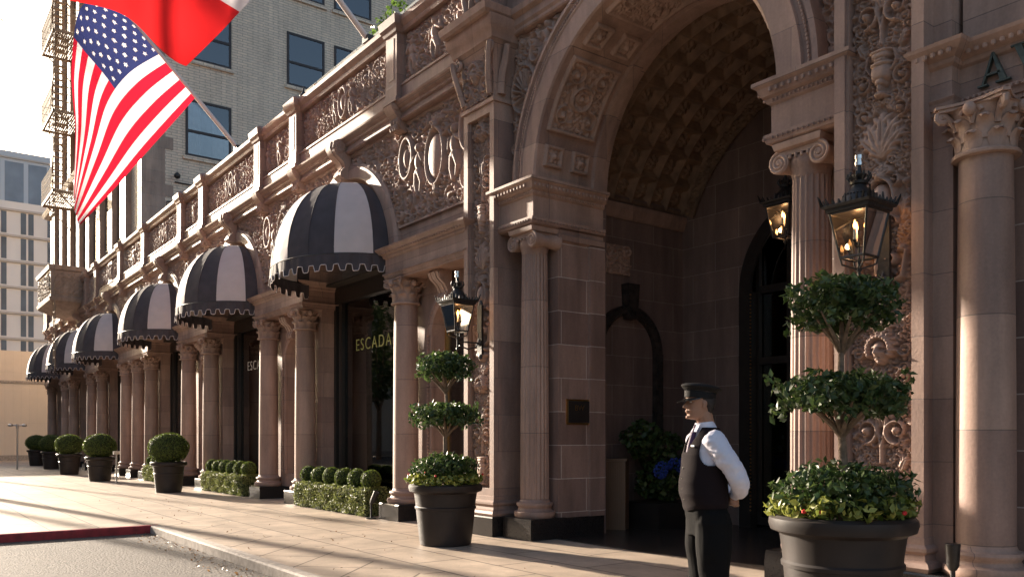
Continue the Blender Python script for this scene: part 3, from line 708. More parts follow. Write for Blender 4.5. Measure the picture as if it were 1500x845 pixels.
# --- shop windows
def shop_window(c, letters=None, zoff=0):
    e = bpy.data.objects.new('shop_window', None); col.objects.link(e); e.parent = hotel
    g = MB(); x0, x1 = c-1.98, c+1.98; y = 8.22
    g.box(x0, x0+.09, y, y+.14, .12, 4.6); g.box(x1-.09, x1, y, y+.14, .12, 4.6); g.box(x0, x1, y-.01, y+.13, .0, .42)
    g.box(x0+.34, x0+.40, y, y+.14, .42, 4.5); g.box(x1-.40, x1-.34, y, y+.14, .42, 4.5)
    g.box(x0, x1, y-.012, y+.15, 4.5, 4.9)
    g.build('frame', 'frame', e, smooth=False)
    g = MB()                                                  # pierced metal side strips
    for xx in (x0+.11, x1-.32):
        g.box(xx, xx+.21, y+.07, y+.08, .42, 4.5)
    g.build('side_strip', 'steeldark', e, smooth=False)
    g = MB()
    for xx in (x0+.11, x1-.32):
        for k in range(66):
            for q in (.055, .155): g.archring(xx+q, .45+k*.061, [(.018, y+.05), (.027, y+.05)], FX, 8, 0, 2*math.pi)
    g.build('lattice', 'nickel', e, smooth=False)
    g = MB(); g.box(x0+.4, x1-.4, y+.08, y+.09, .42, 4.5); g.build('pane', 'glass', e, smooth=False)
    g = MB(); g.box(x0, x0+.03, y+.16, y+1.9, 0, 4.9); g.box(x1-.03, x1, y+.16, y+1.9, 0, 4.9); g.box(x0, x1, y+1.9, y+1.95, 0, 4.9); g.box(x0, x1, y+.16, y+1.9, 4.9, 4.95); g.box(x0, x1, y+.16, y+1.9, .3, .34)
    g.build('interior', 'dark', e, smooth=False)
    g = MB(); g.box(x0+.02, x1-.02, 7.95, y, 4.86, 4.9); g.build('soffit', 'dark', e, smooth=False)
    if letters: text('ESCADA', .37, 'lettering', letters, e, (c-.22, y+.072, 3.38+zoff), (R_(90), 0, 0), .004, 1.0, 1.25)
    return e
M['steeldark'] = flat('dark_steel', (.10, .085, .07), .4, metal=.5)
for i, c in enumerate(WC): shop_window(c, 'lettergold' if i == 0 else ('letterwhite' if i == 1 else None))

# --- side pilasters of the entrance, with carved panels
PL = (-11.2, -10.38); PR = (-4.68, -3.80)
def pil_relief(w_, h_, res, seed):
    r = Relief(w_, h_, res, seed); cx = w_/2; z = .04; g = r.rng; k = .5*w_/.62
    seq = ['urn', 'scroll', 'face', 'ram', 'shield', 'plume']; i = 0
    while z < h_-.5:
        s = seq[i % len(seq)]; i += 1
        if s == 'urn':
            r.urn(cx, z, .11*w_/.6, .52, .075); r.tube([(cx, z+.5), (cx, z+.62)], .02, .02, .05)
            for sg in (-1, 1): r.acan(cx+sg*.19*w_/.6, z+.16, .09, R_(90), sg, .05); r.leaf(cx+sg*.17*w_/.6, z+.42, .16, R_(90-sg*25), .05)
            z += .62
        elif s == 'scroll':
            for sg in (-1, 1):
                r.acan(cx+sg*.145*w_/.6, z+.18, .125, R_(-90), -sg, .06); r.acan(cx+sg*.16*w_/.6, z+.46, .10, R_(90), sg, .06)
                r.tube([(cx, z), (cx+sg*.05, z+.28), (cx+sg*.02, z+.6)], .016, .012, .05)
            r.leaf(cx, z+.22, .3, R_(90), .06, .4); z += .62
        elif s == 'face':
            r.face(cx, z+.3, .125*w_/.6, .10)
            for sg in (-1, 1): r.acan(cx+sg*.2*w_/.6, z+.06, .07, R_(90), sg, .05); r.spiral(cx+sg*.22*w_/.6, z+.3, .06, 0, sg, 1.2, .06, .22)
            for q in (-1, 0, 1): r.leaf(cx, z+.46, .2, R_(90+q*38), .06, .4)
            z += .66
        elif s == 'ram':
            r.ell(cx, z+.12, .15*w_/.6, .05, .08, power=3); r.ell(cx, z+.2, .18*w_/.6, .035, .09, power=3); r.ell(cx, z+.06, .08*w_/.6, .05, .07)
            r.ell(cx, z+.42, .05*w_/.6, .13, .10); r.ell(cx, z+.32, .035, .06, .10)
            for sg in (-1, 1):
                r.spiral(cx+sg*.09*w_/.6, z+.48, .075, R_(180 if sg > 0 else 0), -sg, 1.4, .09, .26)
                r.tube([(cx+sg*.03, z+.25), (cx+sg*.2*w_/.6, z+.32), (cx+sg*.24*w_/.6, z+.55)], .035, .022, .06); r.bump(cx+sg*.2*w_/.6, z+.58, .045, .07)
            z += .68
        elif s == 'shield':
            r.shield(cx, z+.36, .135*w_/.6, .21, .085)
            for sg in (-1, 1): r.leaf(cx+sg*.2*w_/.6, z+.2, .18, R_(90-sg*10), .05); r.bump(cx+sg*.23*w_/.6, z+.5, .035, .06)
            z += .78
        else:
            for q in (-2, -1, 0, 1, 2): r.leaf(cx, z, .42-.05*abs(q), R_(90+q*22), .06, .26)
            for sg in (-1, 1): r.acan(cx+sg*.17*w_/.6, z+.42, .085, R_(-90), sg, .05)
            z += .56
    r.fill(.03, .06, int(190*h_), .04); r.mirror(); r.soften(1); r.H *= 1.65; return r
for (x0, x1), res, seed in ((PL, .0095, 31), (PR, .0075, 31)):
    e = bpy.data.objects.new('carved_pilaster', None); col.objects.link(e); e.parent = hotel
    g = MB(); yb = 8.0; b_ = .11
    zb0, zb1 = .72, 6.60
    g.box(x0, x0+b_, 7.42, yb, .30, zb1); g.box(x1-b_, x1, 7.42, yb, .30, zb1); g.box(x0+b_, x1-b_, 7.422, 7.6, .30, zb0); g.box(x0+b_, x1-b_, 7.422, 7.6, zb1-.14, zb1)
    for a, b in ((x0+b_, x0+b_+.025), (x1-b_-.025, x1-b_)): g.box(a, b, 7.46, 7.6, zb0, zb1-.14)
    g.build('shaft', 'stone', e, smooth=False)
    r = pil_relief(x1-x0-2*b_-.05, zb1-.14-zb0, res, seed)
    r.mesh('relief_panel', lambda X, Z, H, x0=x0: (X+x0+b_+.025, 7.552-H, Z+zb0), 'carved', e)
    g = MB(); g.loft(x0+.02, x1-.02, 7.44, yb, [(.30, .09), (.34, .11), (.38, .09), (.40, .05), (.45, .04), (.48, .07), (.51, .07), (.54, .03), (.60, .028), (.62, 0)]); g.build('base', 'stone', e, smooth=False)
    g = MB(); g.loft(x0, x1, 7.42, yb, [(-.04, .10), (.28, .10), (.30, .09)]); g.build('plinth', 'granite', e, smooth=False)
    # capital
    g = MB(); cx = (x0+x1)/2; hw = (x1-x0)/2
    g.loft(x0, x1, 7.42, yb, [(6.60, .03), (6.66, .03), (6.66, 0), (7.0, .01), (7.35, .04), (7.48, .10), (7.50, .13), (7.62, .16), (7.66, .2), (7.80, .22)])
    for sg in (-1, 1):
        pts = []
        for q in range(26): t = q/25; th = R_(100)-t*R_(560); R2 = .10*(1-.8*t); pts.append((cx+sg*(hw+.0+R2*math.cos(th)), 7.33, 7.38+R2*math.sin(th)))
        g.tube(pts, .032, 7)
        pts = [(cx+sg*hw*.85, 7.39, 6.72), (cx+sg*hw*.95, 7.33, 6.95), (cx+sg*(hw+.05), 7.28, 7.2), (cx+sg*(hw+.1), 7.26, 7.42)]; g.tube(pts, [.05, .05, .045, .04], 8)
        for dy in (0, .28): 
            pts = [(cx+sg*(hw+.01), 7.55+dy, 6.72), (cx+sg*(hw+.04), 7.55+dy, 7.0), (cx+sg*(hw+.14), 7.55+dy, 7.25), (cx+sg*(hw+.17), 7.55+dy, 7.42)]; g.tube(pts, [.07, .07, .06, .05], 8)
    g.build('capital_block', 'stone', e)
    r = Relief(x1-x0-.02, .80, res, 5); c_ = r.w/2; r.face(c_, .42, .15, .13)
    for sg in (-1, 1): r.acan(c_+sg*.24, .2, .13, R_(90), sg, .07); r.acan(c_+sg*.27, .56, .11, R_(-90), sg, .07)
    r.acan(c_, .12, .1, 0, 1, .06); r.fill(.03, .07, 200, .05); r.soften(1)
    r.mesh('capital_relief', lambda X, Z, H, x0=x0: (X+x0+.01, 7.405-H, Z+6.68), 'carved', e)
    # pedestal above
    g = MB(); g.loft(x0+.04, x1-.04, 7.36, yb, [(7.80, .22), (7.84, .26), (7.94, .28), (7.97, .24), (8.0, .0), (9.9, .0)]); g.build('pedestal', 'stone', e, smooth=False)
    r = Relief(x1-x0-.2, 1.1, .012, 8); r.figure(r.w*.35, .02, 1.0, 1, .14); r.figure(r.w*.75, .1, .8, -1, .1); r.fill(.05, .09, 120, .05); r.soften(1)
    r.mesh('pedestal_relief', lambda X, Z, H, x0=x0: (X+x0+.1, 7.35-H, Z+8.05), 'carved', e)

# second thin pilaster right of the carved one, with its entablature
g = MB(); g.box(-3.80, -3.62, 7.58, 8.1, .3, 4.37)
g.loft(-3.80, -3.62, 7.55, 8.1, [(z, o) for z, o in ENT]); g.box(-3.80, -3.64, 7.60, 8.1, 4.95, 9.9)
g.build('thin_pilaster', 'stone', hotel, smooth=False)
g = MB(); g.box(-3.80, -3.57, 7.53, 8.1, -.04, .3); g.build('plinth', 'granite', hotel, smooth=False)
g = MB(); ex0, ex1 = -3.60, 3.0
g.loft(ex0, ex1, 7.70, 8.4, ENT); egg_row(g, ex0, -1.5, 7.645, 4.475, .05, .018, .02, .018); egg_row(g, ex0, -1.5, 7.585, 4.865, .07, .026, .03, .02)
egg_row(g, -3.9, -3.55, 7.425, 4.865, .065, .026, .03, .02)
g.box(ex0, ex1, 7.72, 8.4, 4.95, 9.9); g.build('right_wall', 'stone', hotel, smooth=False)
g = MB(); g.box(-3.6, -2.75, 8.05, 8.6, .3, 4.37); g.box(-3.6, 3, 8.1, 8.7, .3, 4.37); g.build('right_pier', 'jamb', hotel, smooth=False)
g = MB(); g.box(-3.57, 3, 8.0, 8.7, -.04, .3); g.build('plinth', 'granite', hotel, smooth=False)

# --- serif letters A V on the right frieze
def letter(shape, x, z, h, y, k=1.):
    g = MB()
    f = lambda a, b, d: (x+a*h, d, z+b*h)
    for poly in shape: g.prism(poly, f, y-.055, y-.01)
    return g
A_ = [[(.0, .0), (.30, .0), (.30, .05), (.0, .05)], [(.55, .0), (.98, .0), (.98, .05), (.55, .05)], [(.12, .04), (.18, .04), (.48, .92), (.44, 1.0)], [(.44, 1.0), (.50, 1.0), (.88, .04), (.68, .04)], [(.235, .30), (.70, .30), (.68, .36), (.26, .36)]]
V_ = [[(.0, .95), (.42, .95), (.42, 1.), (.0, 1.)], [(.62, .95), (.95, .95), (.95, 1.), (.62, 1.)], [(.10, .96), (.32, .96), (.56, .16), (.48, 0)], [(.74, .96), (.82, .96), (.52, .0), (.48, 0)]]
for sh, xx in ((A_, -3.44), (V_, -3.17)): letter(sh, xx, 4.535, .27, 7.69).build('bronze_letter', 'verdigris', hotel, smooth=False)

# --- entrance arch
AC, AR, AZ = -7.53, 2.06, 5.24
g = MB(); g.archwall(PL[1]-.02, PR[0]+.02, AZ, 7.62, AC, AZ, AR, FX, 7.82, 8.9, 56); g.build('arch_wall', 'stone', hotel, smooth=False)
g = MB(); g.archring(AC, AZ, [(AR, 7.83), (AR, 7.60), (AR+.02, 7.57), (AR+.30, 7.57), (AR+.31, 7.555), (AR+.33, 7.555), (AR+.34, 7.60), (AR+.36, 7.60), (AR+.44, 7.60), (AR+.46, 7.555), (AR+.52, 7.565), (AR+.53, 7.82)], FX, 80); g.build('archivolt', 'stone', hotel, ang=25)
g = MB(); n = 170
for i in range(n):
    t = math.pi*(i+.5)/n; rr = AR+.40; g.ball((AC-rr*math.cos(t), 7.59, AZ+rr*math.sin(t)), (.019, .02, .03), 6)
g.build('archivolt_ornament', 'carved', hotel)
# spandrel reliefs
r = Relief(PR[0]-PL[1], 7.62-AZ, .013, 41)
for sg, x in ((1, .33), (-1, r.w-.33)):
    r.shell(x, 1.45, .27, .12); r.acan(x-.02*sg, .75, .15, 0, sg, .08); r.acan(x, .42, .12, 0, -sg, .07); r.urn(x-.1*sg, .0, .09, .3, .08)
    r.figure(x+sg*.55, 1.75, .6, sg, .12); r.acan(x+sg*.2, 2.15, .14, 0, sg, .09); r.acan(x+sg*.85, 2.1, .14, 0, -sg, .09)
r.fill(.05, .17, 900, .10, leafy=.4); r.soften(1)
for sg in (-1, 1): r.mesh('spandrel_relief', lambda X, Z, H: (X+PL[1], 7.81-H, Z+AZ), 'carved', hotel, keep=lambda X, Z, sg=sg: (((X+PL[1]-AC)**2+Z**2) > (AR+.5)**2) & ((X+PL[1]-AC)*sg > -.02))
g = MB(); g.loft(PL[1]-.0, PR[0], 7.70, 8.9, [(7.60, 0), (7.62, .02), (7.66, .02), (7.70, .05), (7.80, .05), (7.84, .12), (7.92, .14), (7.94, .02), (9.9, .02)]); g.build('parapet', 'stone', hotel, smooth=False)
r = Relief(2.2, 1.1, .013, 43); r.fill(.07, .16, 300, .06); r.soften(1)
for xx in (-10.2, -7.0): r.mesh('parapet_relief', lambda X, Z, H, xx=xx: (X+xx, 7.675-H, Z+8.1), 'carved', hotel)
# jamb piers
IMP = [(4.40, .0), (4.42, .05), (4.50, .06), (4.52, .02), (4.58, .02), (4.60, .06), (4.66, .08), (4.69, .08), (4.69, .02), (5.00, .02), (5.02, .05), (5.07, .06), (5.09, .10), (5.17, .13), (5.20, .17), (5.24, .17)]
for x0, x1, xc in ((-10.38, AC-AR, -9.84), (AC+AR, PR[0], -5.20)):
    g = MB(); g.box(x0, x1, 8.03, 8.92, .3, 4.4)
    if xc < -8: g.box(x1, x1+.06, 8.62, 8.92, .3, 4.4)
    else: g.box(x0-.06, x0, 8.62, 8.92, .3, 4.4)
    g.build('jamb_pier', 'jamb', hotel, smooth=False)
    g = MB(); g.box(x0-.03, x1+.03, 8.0, 8.93, -.04, .3); g.build('plinth', 'granite', hotel, smooth=False)
    g = MB()
    fr = [(z, o) for z, o in IMP if z >= 4.58]
    g.loft(x0, x1, 7.56, 8.92, fr); g.loft(x0, x1, 8.05, 8.92, [(z, o) for z, o in IMP if z <= 4.6])
    sg = 1 if xc < -8 else -1; xe = x1 if sg > 0 else x0
    for (zz, oo, stp, rr) in ((4.645, .075, .06, .022), (5.13, .135, .075, .03), (5.045, .06, .05, .018)):
        egg_row(g, x0, x1, 7.56-oo, zz, stp, rr*.8, rr, .02); egg_row_y(g, 7.45, 8.9, xe+sg*oo, zz, stp, rr*.8, rr, .02)
    g.build('impost', 'stone', hotel, smooth=False)
# ionic columns
IR = .215
def flute(n=20):
    def f(a):
        t = (a*n/(2*math.pi)) % 1; return 1-.075*max(0, math.sin(math.pi*min(1, max(0, (t-.12)/.76))))**.6
    return f
gi = MB(); gi.lathe(0, 0, [(IR, .58), (IR*.995, 1.5), (IR*.97, 2.5), (IR*.93, 3.5), (IR*.89, 4.22), (IR*.89, 4.23)], 160, cap=False, flute=flute()); gi.lathe(0, 0, [(IR*.86, 4.20), (IR*.93, 4.24), (IR*.93, 4.27), (IR*1.0, 4.30), (IR*1.08, 4.36), (IR*1.05, 4.42)], 32)
gc = MB()
for sy in (-1, 1):
    for sx in (-1, 1):
        pts = []
        for q in range(40): t = q/39; th = R_(90)+sx*-1*t*R_(360*2.3); R2 = .115*(1-.88*t); pts.append((sx*.235+R2*math.cos(th), sy*.235, 4.38+R2*math.sin(th)))
        gc.tube(pts, .017, 6); gc.ball((sx*.235, sy*.235, 4.38), (.03, .02, .03), 8)
for sx in (-1, 1): gc.tube([(sx*.235, -.235, 4.38), (sx*.235, -.12, 4.38), (sx*.235, 0, 4.38), (sx*.235, .12, 4.38), (sx*.235, .235, 4.38)], [.115, .095, .075, .095, .115], 20)
gc.box(-.235, .235, -.225, .225, 4.44, 4.50); egg_row(gc, -.14, .14, -.23, 4.42, .06, .022, .03, .02)
gc.loft(-.27, .27, -.27, .27, [(4.495, -.03), (4.51, 0), (4.56, .015), (4.575, .015)], back=False)
gb = MB(); gb.lathe(0, 0, att_base(IR, .31), 36)
gpp = MB(); gpp.loft(-.34, .34, -.34, .34, [(-.04, 0), (.20, 0), (.31, -.01)], back=False)
meshes = []
for nm, gg, mm in (('shaft', gi, 'drum'), ('capital', gc, 'carved'), ('base', gb, 'stone'), ('plinth', gpp, 'granite')):
    o = gg.build(nm, mm, None); meshes.append((nm, o.data)); bpy.data.objects.remove(o)
for x in (-9.86, -5.18):
    e = bpy.data.objects.new('ionic_column', None); col.objects.link(e); e.parent = hotel; e.location = (x, 7.80, 0)
    for nm, me in meshes: link(nm, me, e)

# reveal soffit panels (curved)
def cyl(R, cx, zc): return lambda X, Z, H, y0=0., a0=0.: None
def soffit_panel(a0, a1, y0, y1, kind, seed):
    w_ = y1-y0; h_ = AR*(a1-a0); r = Relief(w_, h_, .012, seed)
    if kind == 'big':
        r.ring(w_/2, h_/2, .17, .17, .03, .05); r.acan(w_/2, h_/2, .11, 0, 1, .05)
        for sx in (-1, 1):
            for sz in (-1, 1): r.acan(w_/2+sx*w_*.27, h_/2+sz*h_*.27, .15, R_(90), sx*sz, .055)
        r.fill(.045, .09, 220, .04)
    else:
        for k in range(6): r.leaf(w_/2, h_/2, min(w_, h_)*.36, k*math.pi/3, .04, .5)
        r.bump(w_/2, h_/2, .05, .07)
    r.soften(1); e = .05
    fr = (r.x < e) | (r.x > w_-e); r.H[:, fr] = np.maximum(r.H[:, fr], .045); fz = (r.z < e) | (r.z > h_-e); r.H[fz, :] = np.maximum(r.H[fz, :], .045)
    def fm(X, Z, H):
        a = a0+Z/AR; rr = AR-.006-H*1.3; rr = np.where((X <= 0) | (X >= w_) | (Z <= 0) | (Z >= h_), AR+.01, rr)
        return (AC-rr*np.cos(a), y0+X, AZ+rr*np.sin(a))
    r.mesh('soffit_relief', fm, 'carved', hotel)
sd_ = 51
for mir in (0, 1):
    def am(a, b): return (R_(a), R_(b)) if not mir else (R_(180-b), R_(180-a))
    for (a, b) in ((6, 15), (55, 65)):
        for (y0, y1) in ((7.72, 8.06), (8.24, 8.58)): soffit_panel(*am(a, b), y0, y1, 'small', sd_); sd_ += 1
    soffit_panel(*am(20, 50), 7.70, 8.60, 'big', sd_); sd_ += 1
soffit_panel(R_(70), R_(110), 7.70, 8.60, 'big', 77)
g = MB(); g.archring(AC, AZ, [(AR, 8.68), (AR-.05, 8.70), (AR-.05, 8.90), (AR, 8.92)], FX, 60); g.build('soffit_rib', 'stone', hotel, ang=25)

# --- vestibule
VX0, VX1, VY, VR, VZC = -10.35, -4.70, 11.6, 3.05, 4.35
sp_z = VZC+math.sqrt(VR**2-(AC-VX0)**2)
g = MB()
for xx, s_ in ((VX0, -1), (VX1, 1)):
    a, b = (xx-.4, xx) if s_ < 0 else (xx, xx+.4); g.box(a, b, 8.9, VY, 0, 5.6)
g.box(VX0-.4, VX1+.4, VY+.35, VY+.7, 0, 8)
g.box(VX0-.4, PL[1]+.5, 8.9, 9.0, 5.0, 8.2); g.box(PR[0]-.5, VX1+.4, 8.9, 9.0, 5.0, 8.2)
g.box(VX0-.4, AC-AR+.0, 8.895, 9.0, 0, 5.24); g.box(AC+AR, VX1+.4, 8.895, 9.0, 0, 5.24)
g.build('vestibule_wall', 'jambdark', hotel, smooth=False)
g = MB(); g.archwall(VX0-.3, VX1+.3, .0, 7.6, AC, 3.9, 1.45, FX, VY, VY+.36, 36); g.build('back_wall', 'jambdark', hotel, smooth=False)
g = MB(); g.archwall(PL[1]-.4, PR[0]+.4, AZ, 8.2, AC, AZ, AR, FX, 8.91, 9.02, 56); g.build('inner_arch_wall', 'stone', hotel, smooth=False)
aw = 2*math.asin((AC-VX0)/VR); nA = 15; nD = 6
r = Relief(VR*aw, VY-9.0, .016, 61); pa = r.w/nA; pd = r.h/nD
X_, Z_ = np.meshgrid(r.x, r.z); fx = np.abs((X_/pa) % 1-.5)*pa; fz = np.abs((Z_/pd) % 1-.5)*pd; ex = np.maximum(fx/(pa/2), fz/(pd/2))
r.H = np.clip((ex-.58)/.07, 0, 1)*.04+np.clip((ex-.74)/.06, 0, 1)*.045+np.clip((ex-.90)/.04, 0, 1)*.03
for i in range(nA):
    for j in range(nD):
        cx, cz = (i+.5)*pa, (j+.5)*pd; r.bump(cx, cz, .045, .10)
        for k in range(6): r.ell(cx+.065*math.cos(k*1.047), cz+.065*math.sin(k*1.047), .055, .032, .07, k*1.047)
def vm(X, Z, H):
    a = math.pi/2-aw/2+X/VR; rr = VR+.10-H; return (AC-rr*np.cos(a), 9.0+Z, VZC+rr*np.sin(a))
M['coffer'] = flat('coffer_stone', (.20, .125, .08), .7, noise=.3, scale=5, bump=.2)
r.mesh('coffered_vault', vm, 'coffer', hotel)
g = MB(); g.box(VX0-.4, VX1+.4, 9.0, VY+.4, 7.7, 7.9); g.build('vestibule_roof', 'dark', hotel, smooth=False)
for q_ in (VX0-.1, VX1-.02): g = MB(); g.loft(q_, q_+.12, 9.0, VY, [(5.2, 0), (5.24, .03), (5.3, .05), (5.36, .08), (5.44, .09), (5.46, .0)]); g.build('vault_springing', 'stone', hotel, smooth=False)
r = Relief(VR*aw, .34, .02, 66); r.fill(.06, .1, 260, .05); r.H[(r.z < .04) | (r.z > .30), :] = .06
r.mesh('lunette_band', lambda X, Z, H: (AC-(VR+.0-Z)*np.cos(math.pi/2-aw/2+X/VR), VY-.01-H, VZC+(VR-Z)*np.sin(math.pi/2-aw/2+X/VR)), 'coffer', hotel)
r = Relief(.9, .5, .014, 67); r.fill(.05, .12, 120, .05); r.mesh('wall_relief', lambda X, Z, H: (VX0+.02+H, 9.35+X, 4.25+Z), 'carved', hotel)
# black marble niche surround
g = MB(); nc, nw = 10.2, .62
fyx = lambda a, b, d: (d, a, b)
g.archring(nc, 2.95, [(nw, VX0), (nw, VX0+.09), (nw+.05, VX0+.12), (nw+.13, VX0+.12), (nw+.17, VX0+.09), (nw+.17, VX0)], fyx, 30)
for s_ in (-1, 1):
    a, b = sorted((nc+s_*nw, nc+s_*(nw+.17))); g.box(VX0, VX0+.10, a, b, .0, 2.95)
g.prism([(nc-.09, 3.5), (nc+.09, 3.5), (nc+.14, 4.1), (nc-.14, 4.1)], fyx, VX0, VX0+.17)
g.build('niche_surround', 'blackmarble', hotel, smooth=False)
# entrance doors
e = bpy.data.objects.new('entrance_door', None); col.objects.link(e); e.parent = hotel
g = MB(); yy = VY+.12
g.archring(AC, 3.9, [(1.22, yy-.22), (1.22, yy-.27), (1.45, yy-.27), (1.45, yy-.1)], FX, 30)
for s_ in (-1, 1): a, b = sorted((AC+s_*1.22, AC+s_*1.45)); g.box(a, b, yy-.27, yy-.1, 0, 3.9)
for xx in (-1.22, -.62, 0, .62, 1.22): g.box(AC+xx-.035, AC+xx+.035, yy-.08, yy, .05, 3.9+math.sqrt(max(0, 1.45**2-xx*xx))-.05)
for zz in (.05, 2.7, 3.88): g.box(AC-1.25, AC+1.25, yy-.07, yy-.005, zz, zz+.12)
g.build('frame', 'frame', e, smooth=False)
g = MB(); g.box(AC-1.4, AC+1.4, yy+.02, yy+.03, 0, 5.35); g.build('pane', 'glass', e, smooth=False)
g = MB()
for xx in (-.55, .07): g.tube([(AC+xx, yy-.12, .9), (AC+xx, yy-.12, 1.6)], .018, 8)
for k in range(60): g.ball((AC-1.2, yy-.29, .3+k*.06), .018, 6)
g.build('handle', 'gold', e)
g = MB(); g.box(VX0, VX1, 7.95, VY+.35, 0, .012); tag(g.build('entrance_floor', 'floor', smooth=False), kind='structure')

# plaque
t = thing('wall_plaque', 'small dark bronze plaque with gold monogram on the stone jamb left of the entrance', 'plaque', (AC-AR+.001, 8.42, 1.88))
MB().box(0, .03, -.24, .24, -.19, .19).build('frame', 'gold', t, smooth=False)
MB().box(.028, .036, -.215, .215, -.165, .165).build('plate', 'frame', t, smooth=False)
text('BW', .12, 'monogram', 'gold', t, (.037, 0, .02), (R_(90), 0, R_(90)), .002)

# ================================================================ BRICK TOWER behind
tower = thing('brick_tower', 'tall cream brick hotel wing with dark framed windows rising behind the carved balustrade', 'building')
TX = -33.35
g = MB(); g.box(-54.6, TX-.04, 7.72, 34, 7.6, 42)
holes = [(9.3, 11.05), (13.35, 15.0), (15.45, 17.2), (20.5, 22.1)]; fl_ = [12.3, 16.02, 19.74, 23.46, 27.2]
yy_ = 8.5
for a_, b_ in holes+[(34, 34)]:
    g.box(TX-.04, TX, yy_, a_, 7.6, 42); zz_ = 7.6
    if a_ < 34:
        for f_ in fl_+[42]: g.box(TX-.04, TX, a_, b_, zz_, f_); zz_ = f_+2.2
    yy_ = b_
g.build('wall', 'brick', tower, smooth=False)
g = MB(); g.box(TX-.9, TX+.012, 7.70, 8.55, 7.6, 42)
for k in range(36):
    if k % 2: g.box(TX-.1, TX+.016, 8.54, 8.85, 7.9+k*.9, 8.35+k*.9)
g.build('quoins', 'quoin', tower, smooth=False)
def twin(y0, y1, z0, z1):
    g = MB(); X = TX+.02
    for a, b, c, d in ((y0, y0+.09, z0, z1), (y1-.09, y1, z0, z1), (y0, y1, z0, z0+.09), (y0, y1, z1-.09, z1), (y0, y1, z0+(z1-z0)*.42, z0+(z1-z0)*.42+.10)): g.box(X-.05+.001*(b-a > 1), X+.02+.004*(b-a > 1), a, b, c, d)
    o = g.build('window', 'wframe', tower, smooth=False)
    MB().box(X-.012, X-.004, y0+.05, y1-.05, z0+.05, z1-.05).build('pane', 'glass', o, smooth=False)
    g = MB(); yy = y0+.1; k = 0
    vs = []; nn = 40
    for i in range(nn+1):
        f = i/nn; vs += [(X-.030-.010*math.sin(i*1.05), y0+.09+f*(y1-y0-.18), z0+.09), (X-.030-.010*math.sin(i*1.05), y0+.09+f*(y1-y0-.18), z1-.09)]
    g.add(vs, [(2*i, 2*i+2, 2*i+3, 2*i+1) for i in range(nn) if not (11 < i < 24)]); g.build('curtain', 'curtain', o)
    MB().box(X-.05, X-.045, y0+.05, y1-.05, z0+.05, z1-.05).build('room', 'dark', o, smooth=False)
    MB().box(X-.03, X+.07, y0-.1, y1+.1, z0-.14, z0-.005).build('sill', 'brick', o, smooth=False)
for fz in (12.3, 16.02, 19.74, 23.46, 27.2):
    for (y0, y1) in ((9.3, 11.05), (13.35, 15.0), (15.45, 17.2), (20.5, 22.1)): twin(y0, y1, fz, fz+2.2)
# street face of the tower: piers and tall windows
for k in range(8):
    xx = -35.3-k*2.4
    g = MB(); g.box(xx-.35, xx+.35, 7.5, 7.75, 7.6, 40); g.loft(xx-.35, xx+.35, 7.5, 7.75, [(13.6, 0), (13.7, .1), (13.9, .12), (13.95, 0)]); g.build('street_pilaster', 'quoin', tower, smooth=False)
for fz in (9.4, 15.2, 18.9, 22.6, 26.3):
    h_ = 3.4 if fz < 10 else 2.2
    for k in range(8):
        xx = -36.5-k*2.4
        g = MB(); g.box(xx-.62, xx+.62, 7.66, 7.74, fz, fz+h_); o = g.build('street_window', 'wframe', tower, smooth=False)
        MB().box(xx-.54, xx+.54, 7.65, 7.658, fz+.08, fz+h_-.08).build('pane', 'glass', o, smooth=False)
for zz in (13.9, 28.5):
    g = MB(); g.loft(-54.6, TX, 7.6, 8, [(zz, 0), (zz+.1, .2), (zz+.3, .3), (zz+.32, .0)]); g.build('string_course', 'quoin', tower, smooth=False)
# stone balcony on the street face
e = bpy.data.objects.new('stone_balcony', None); col.objects.link(e); e.parent = tower
g = MB(); bx0, bx1 = -47.5, -43.6
g.loft(bx0, bx1, 6.15, 7.7, [(7.25, -1.0), (7.45, -.6), (7.7, -.1), (7.8, .02), (7.95, .05), (7.97, 0), (8.0, -.02), (9.2, -.02), (9.22, .05), (9.4, .08), (9.45, 0)]); g.build('parapet', 'quoin', e, smooth=False)
r = Relief(3.5, 1.0, .03, 71); r.fill(.08, .2, 200, .06); r.mesh('relief', lambda X, Z, H: (X+bx0+.2, 6.165-H, Z+8.1), 'quoin', e)
r = Relief(1.3, 1.0, .03, 72); r.fill(.08, .2, 100, .06); r.mesh('relief', lambda X, Z, H: (bx1-.015+H, X+6.25, Z+8.1), 'quoin', e)
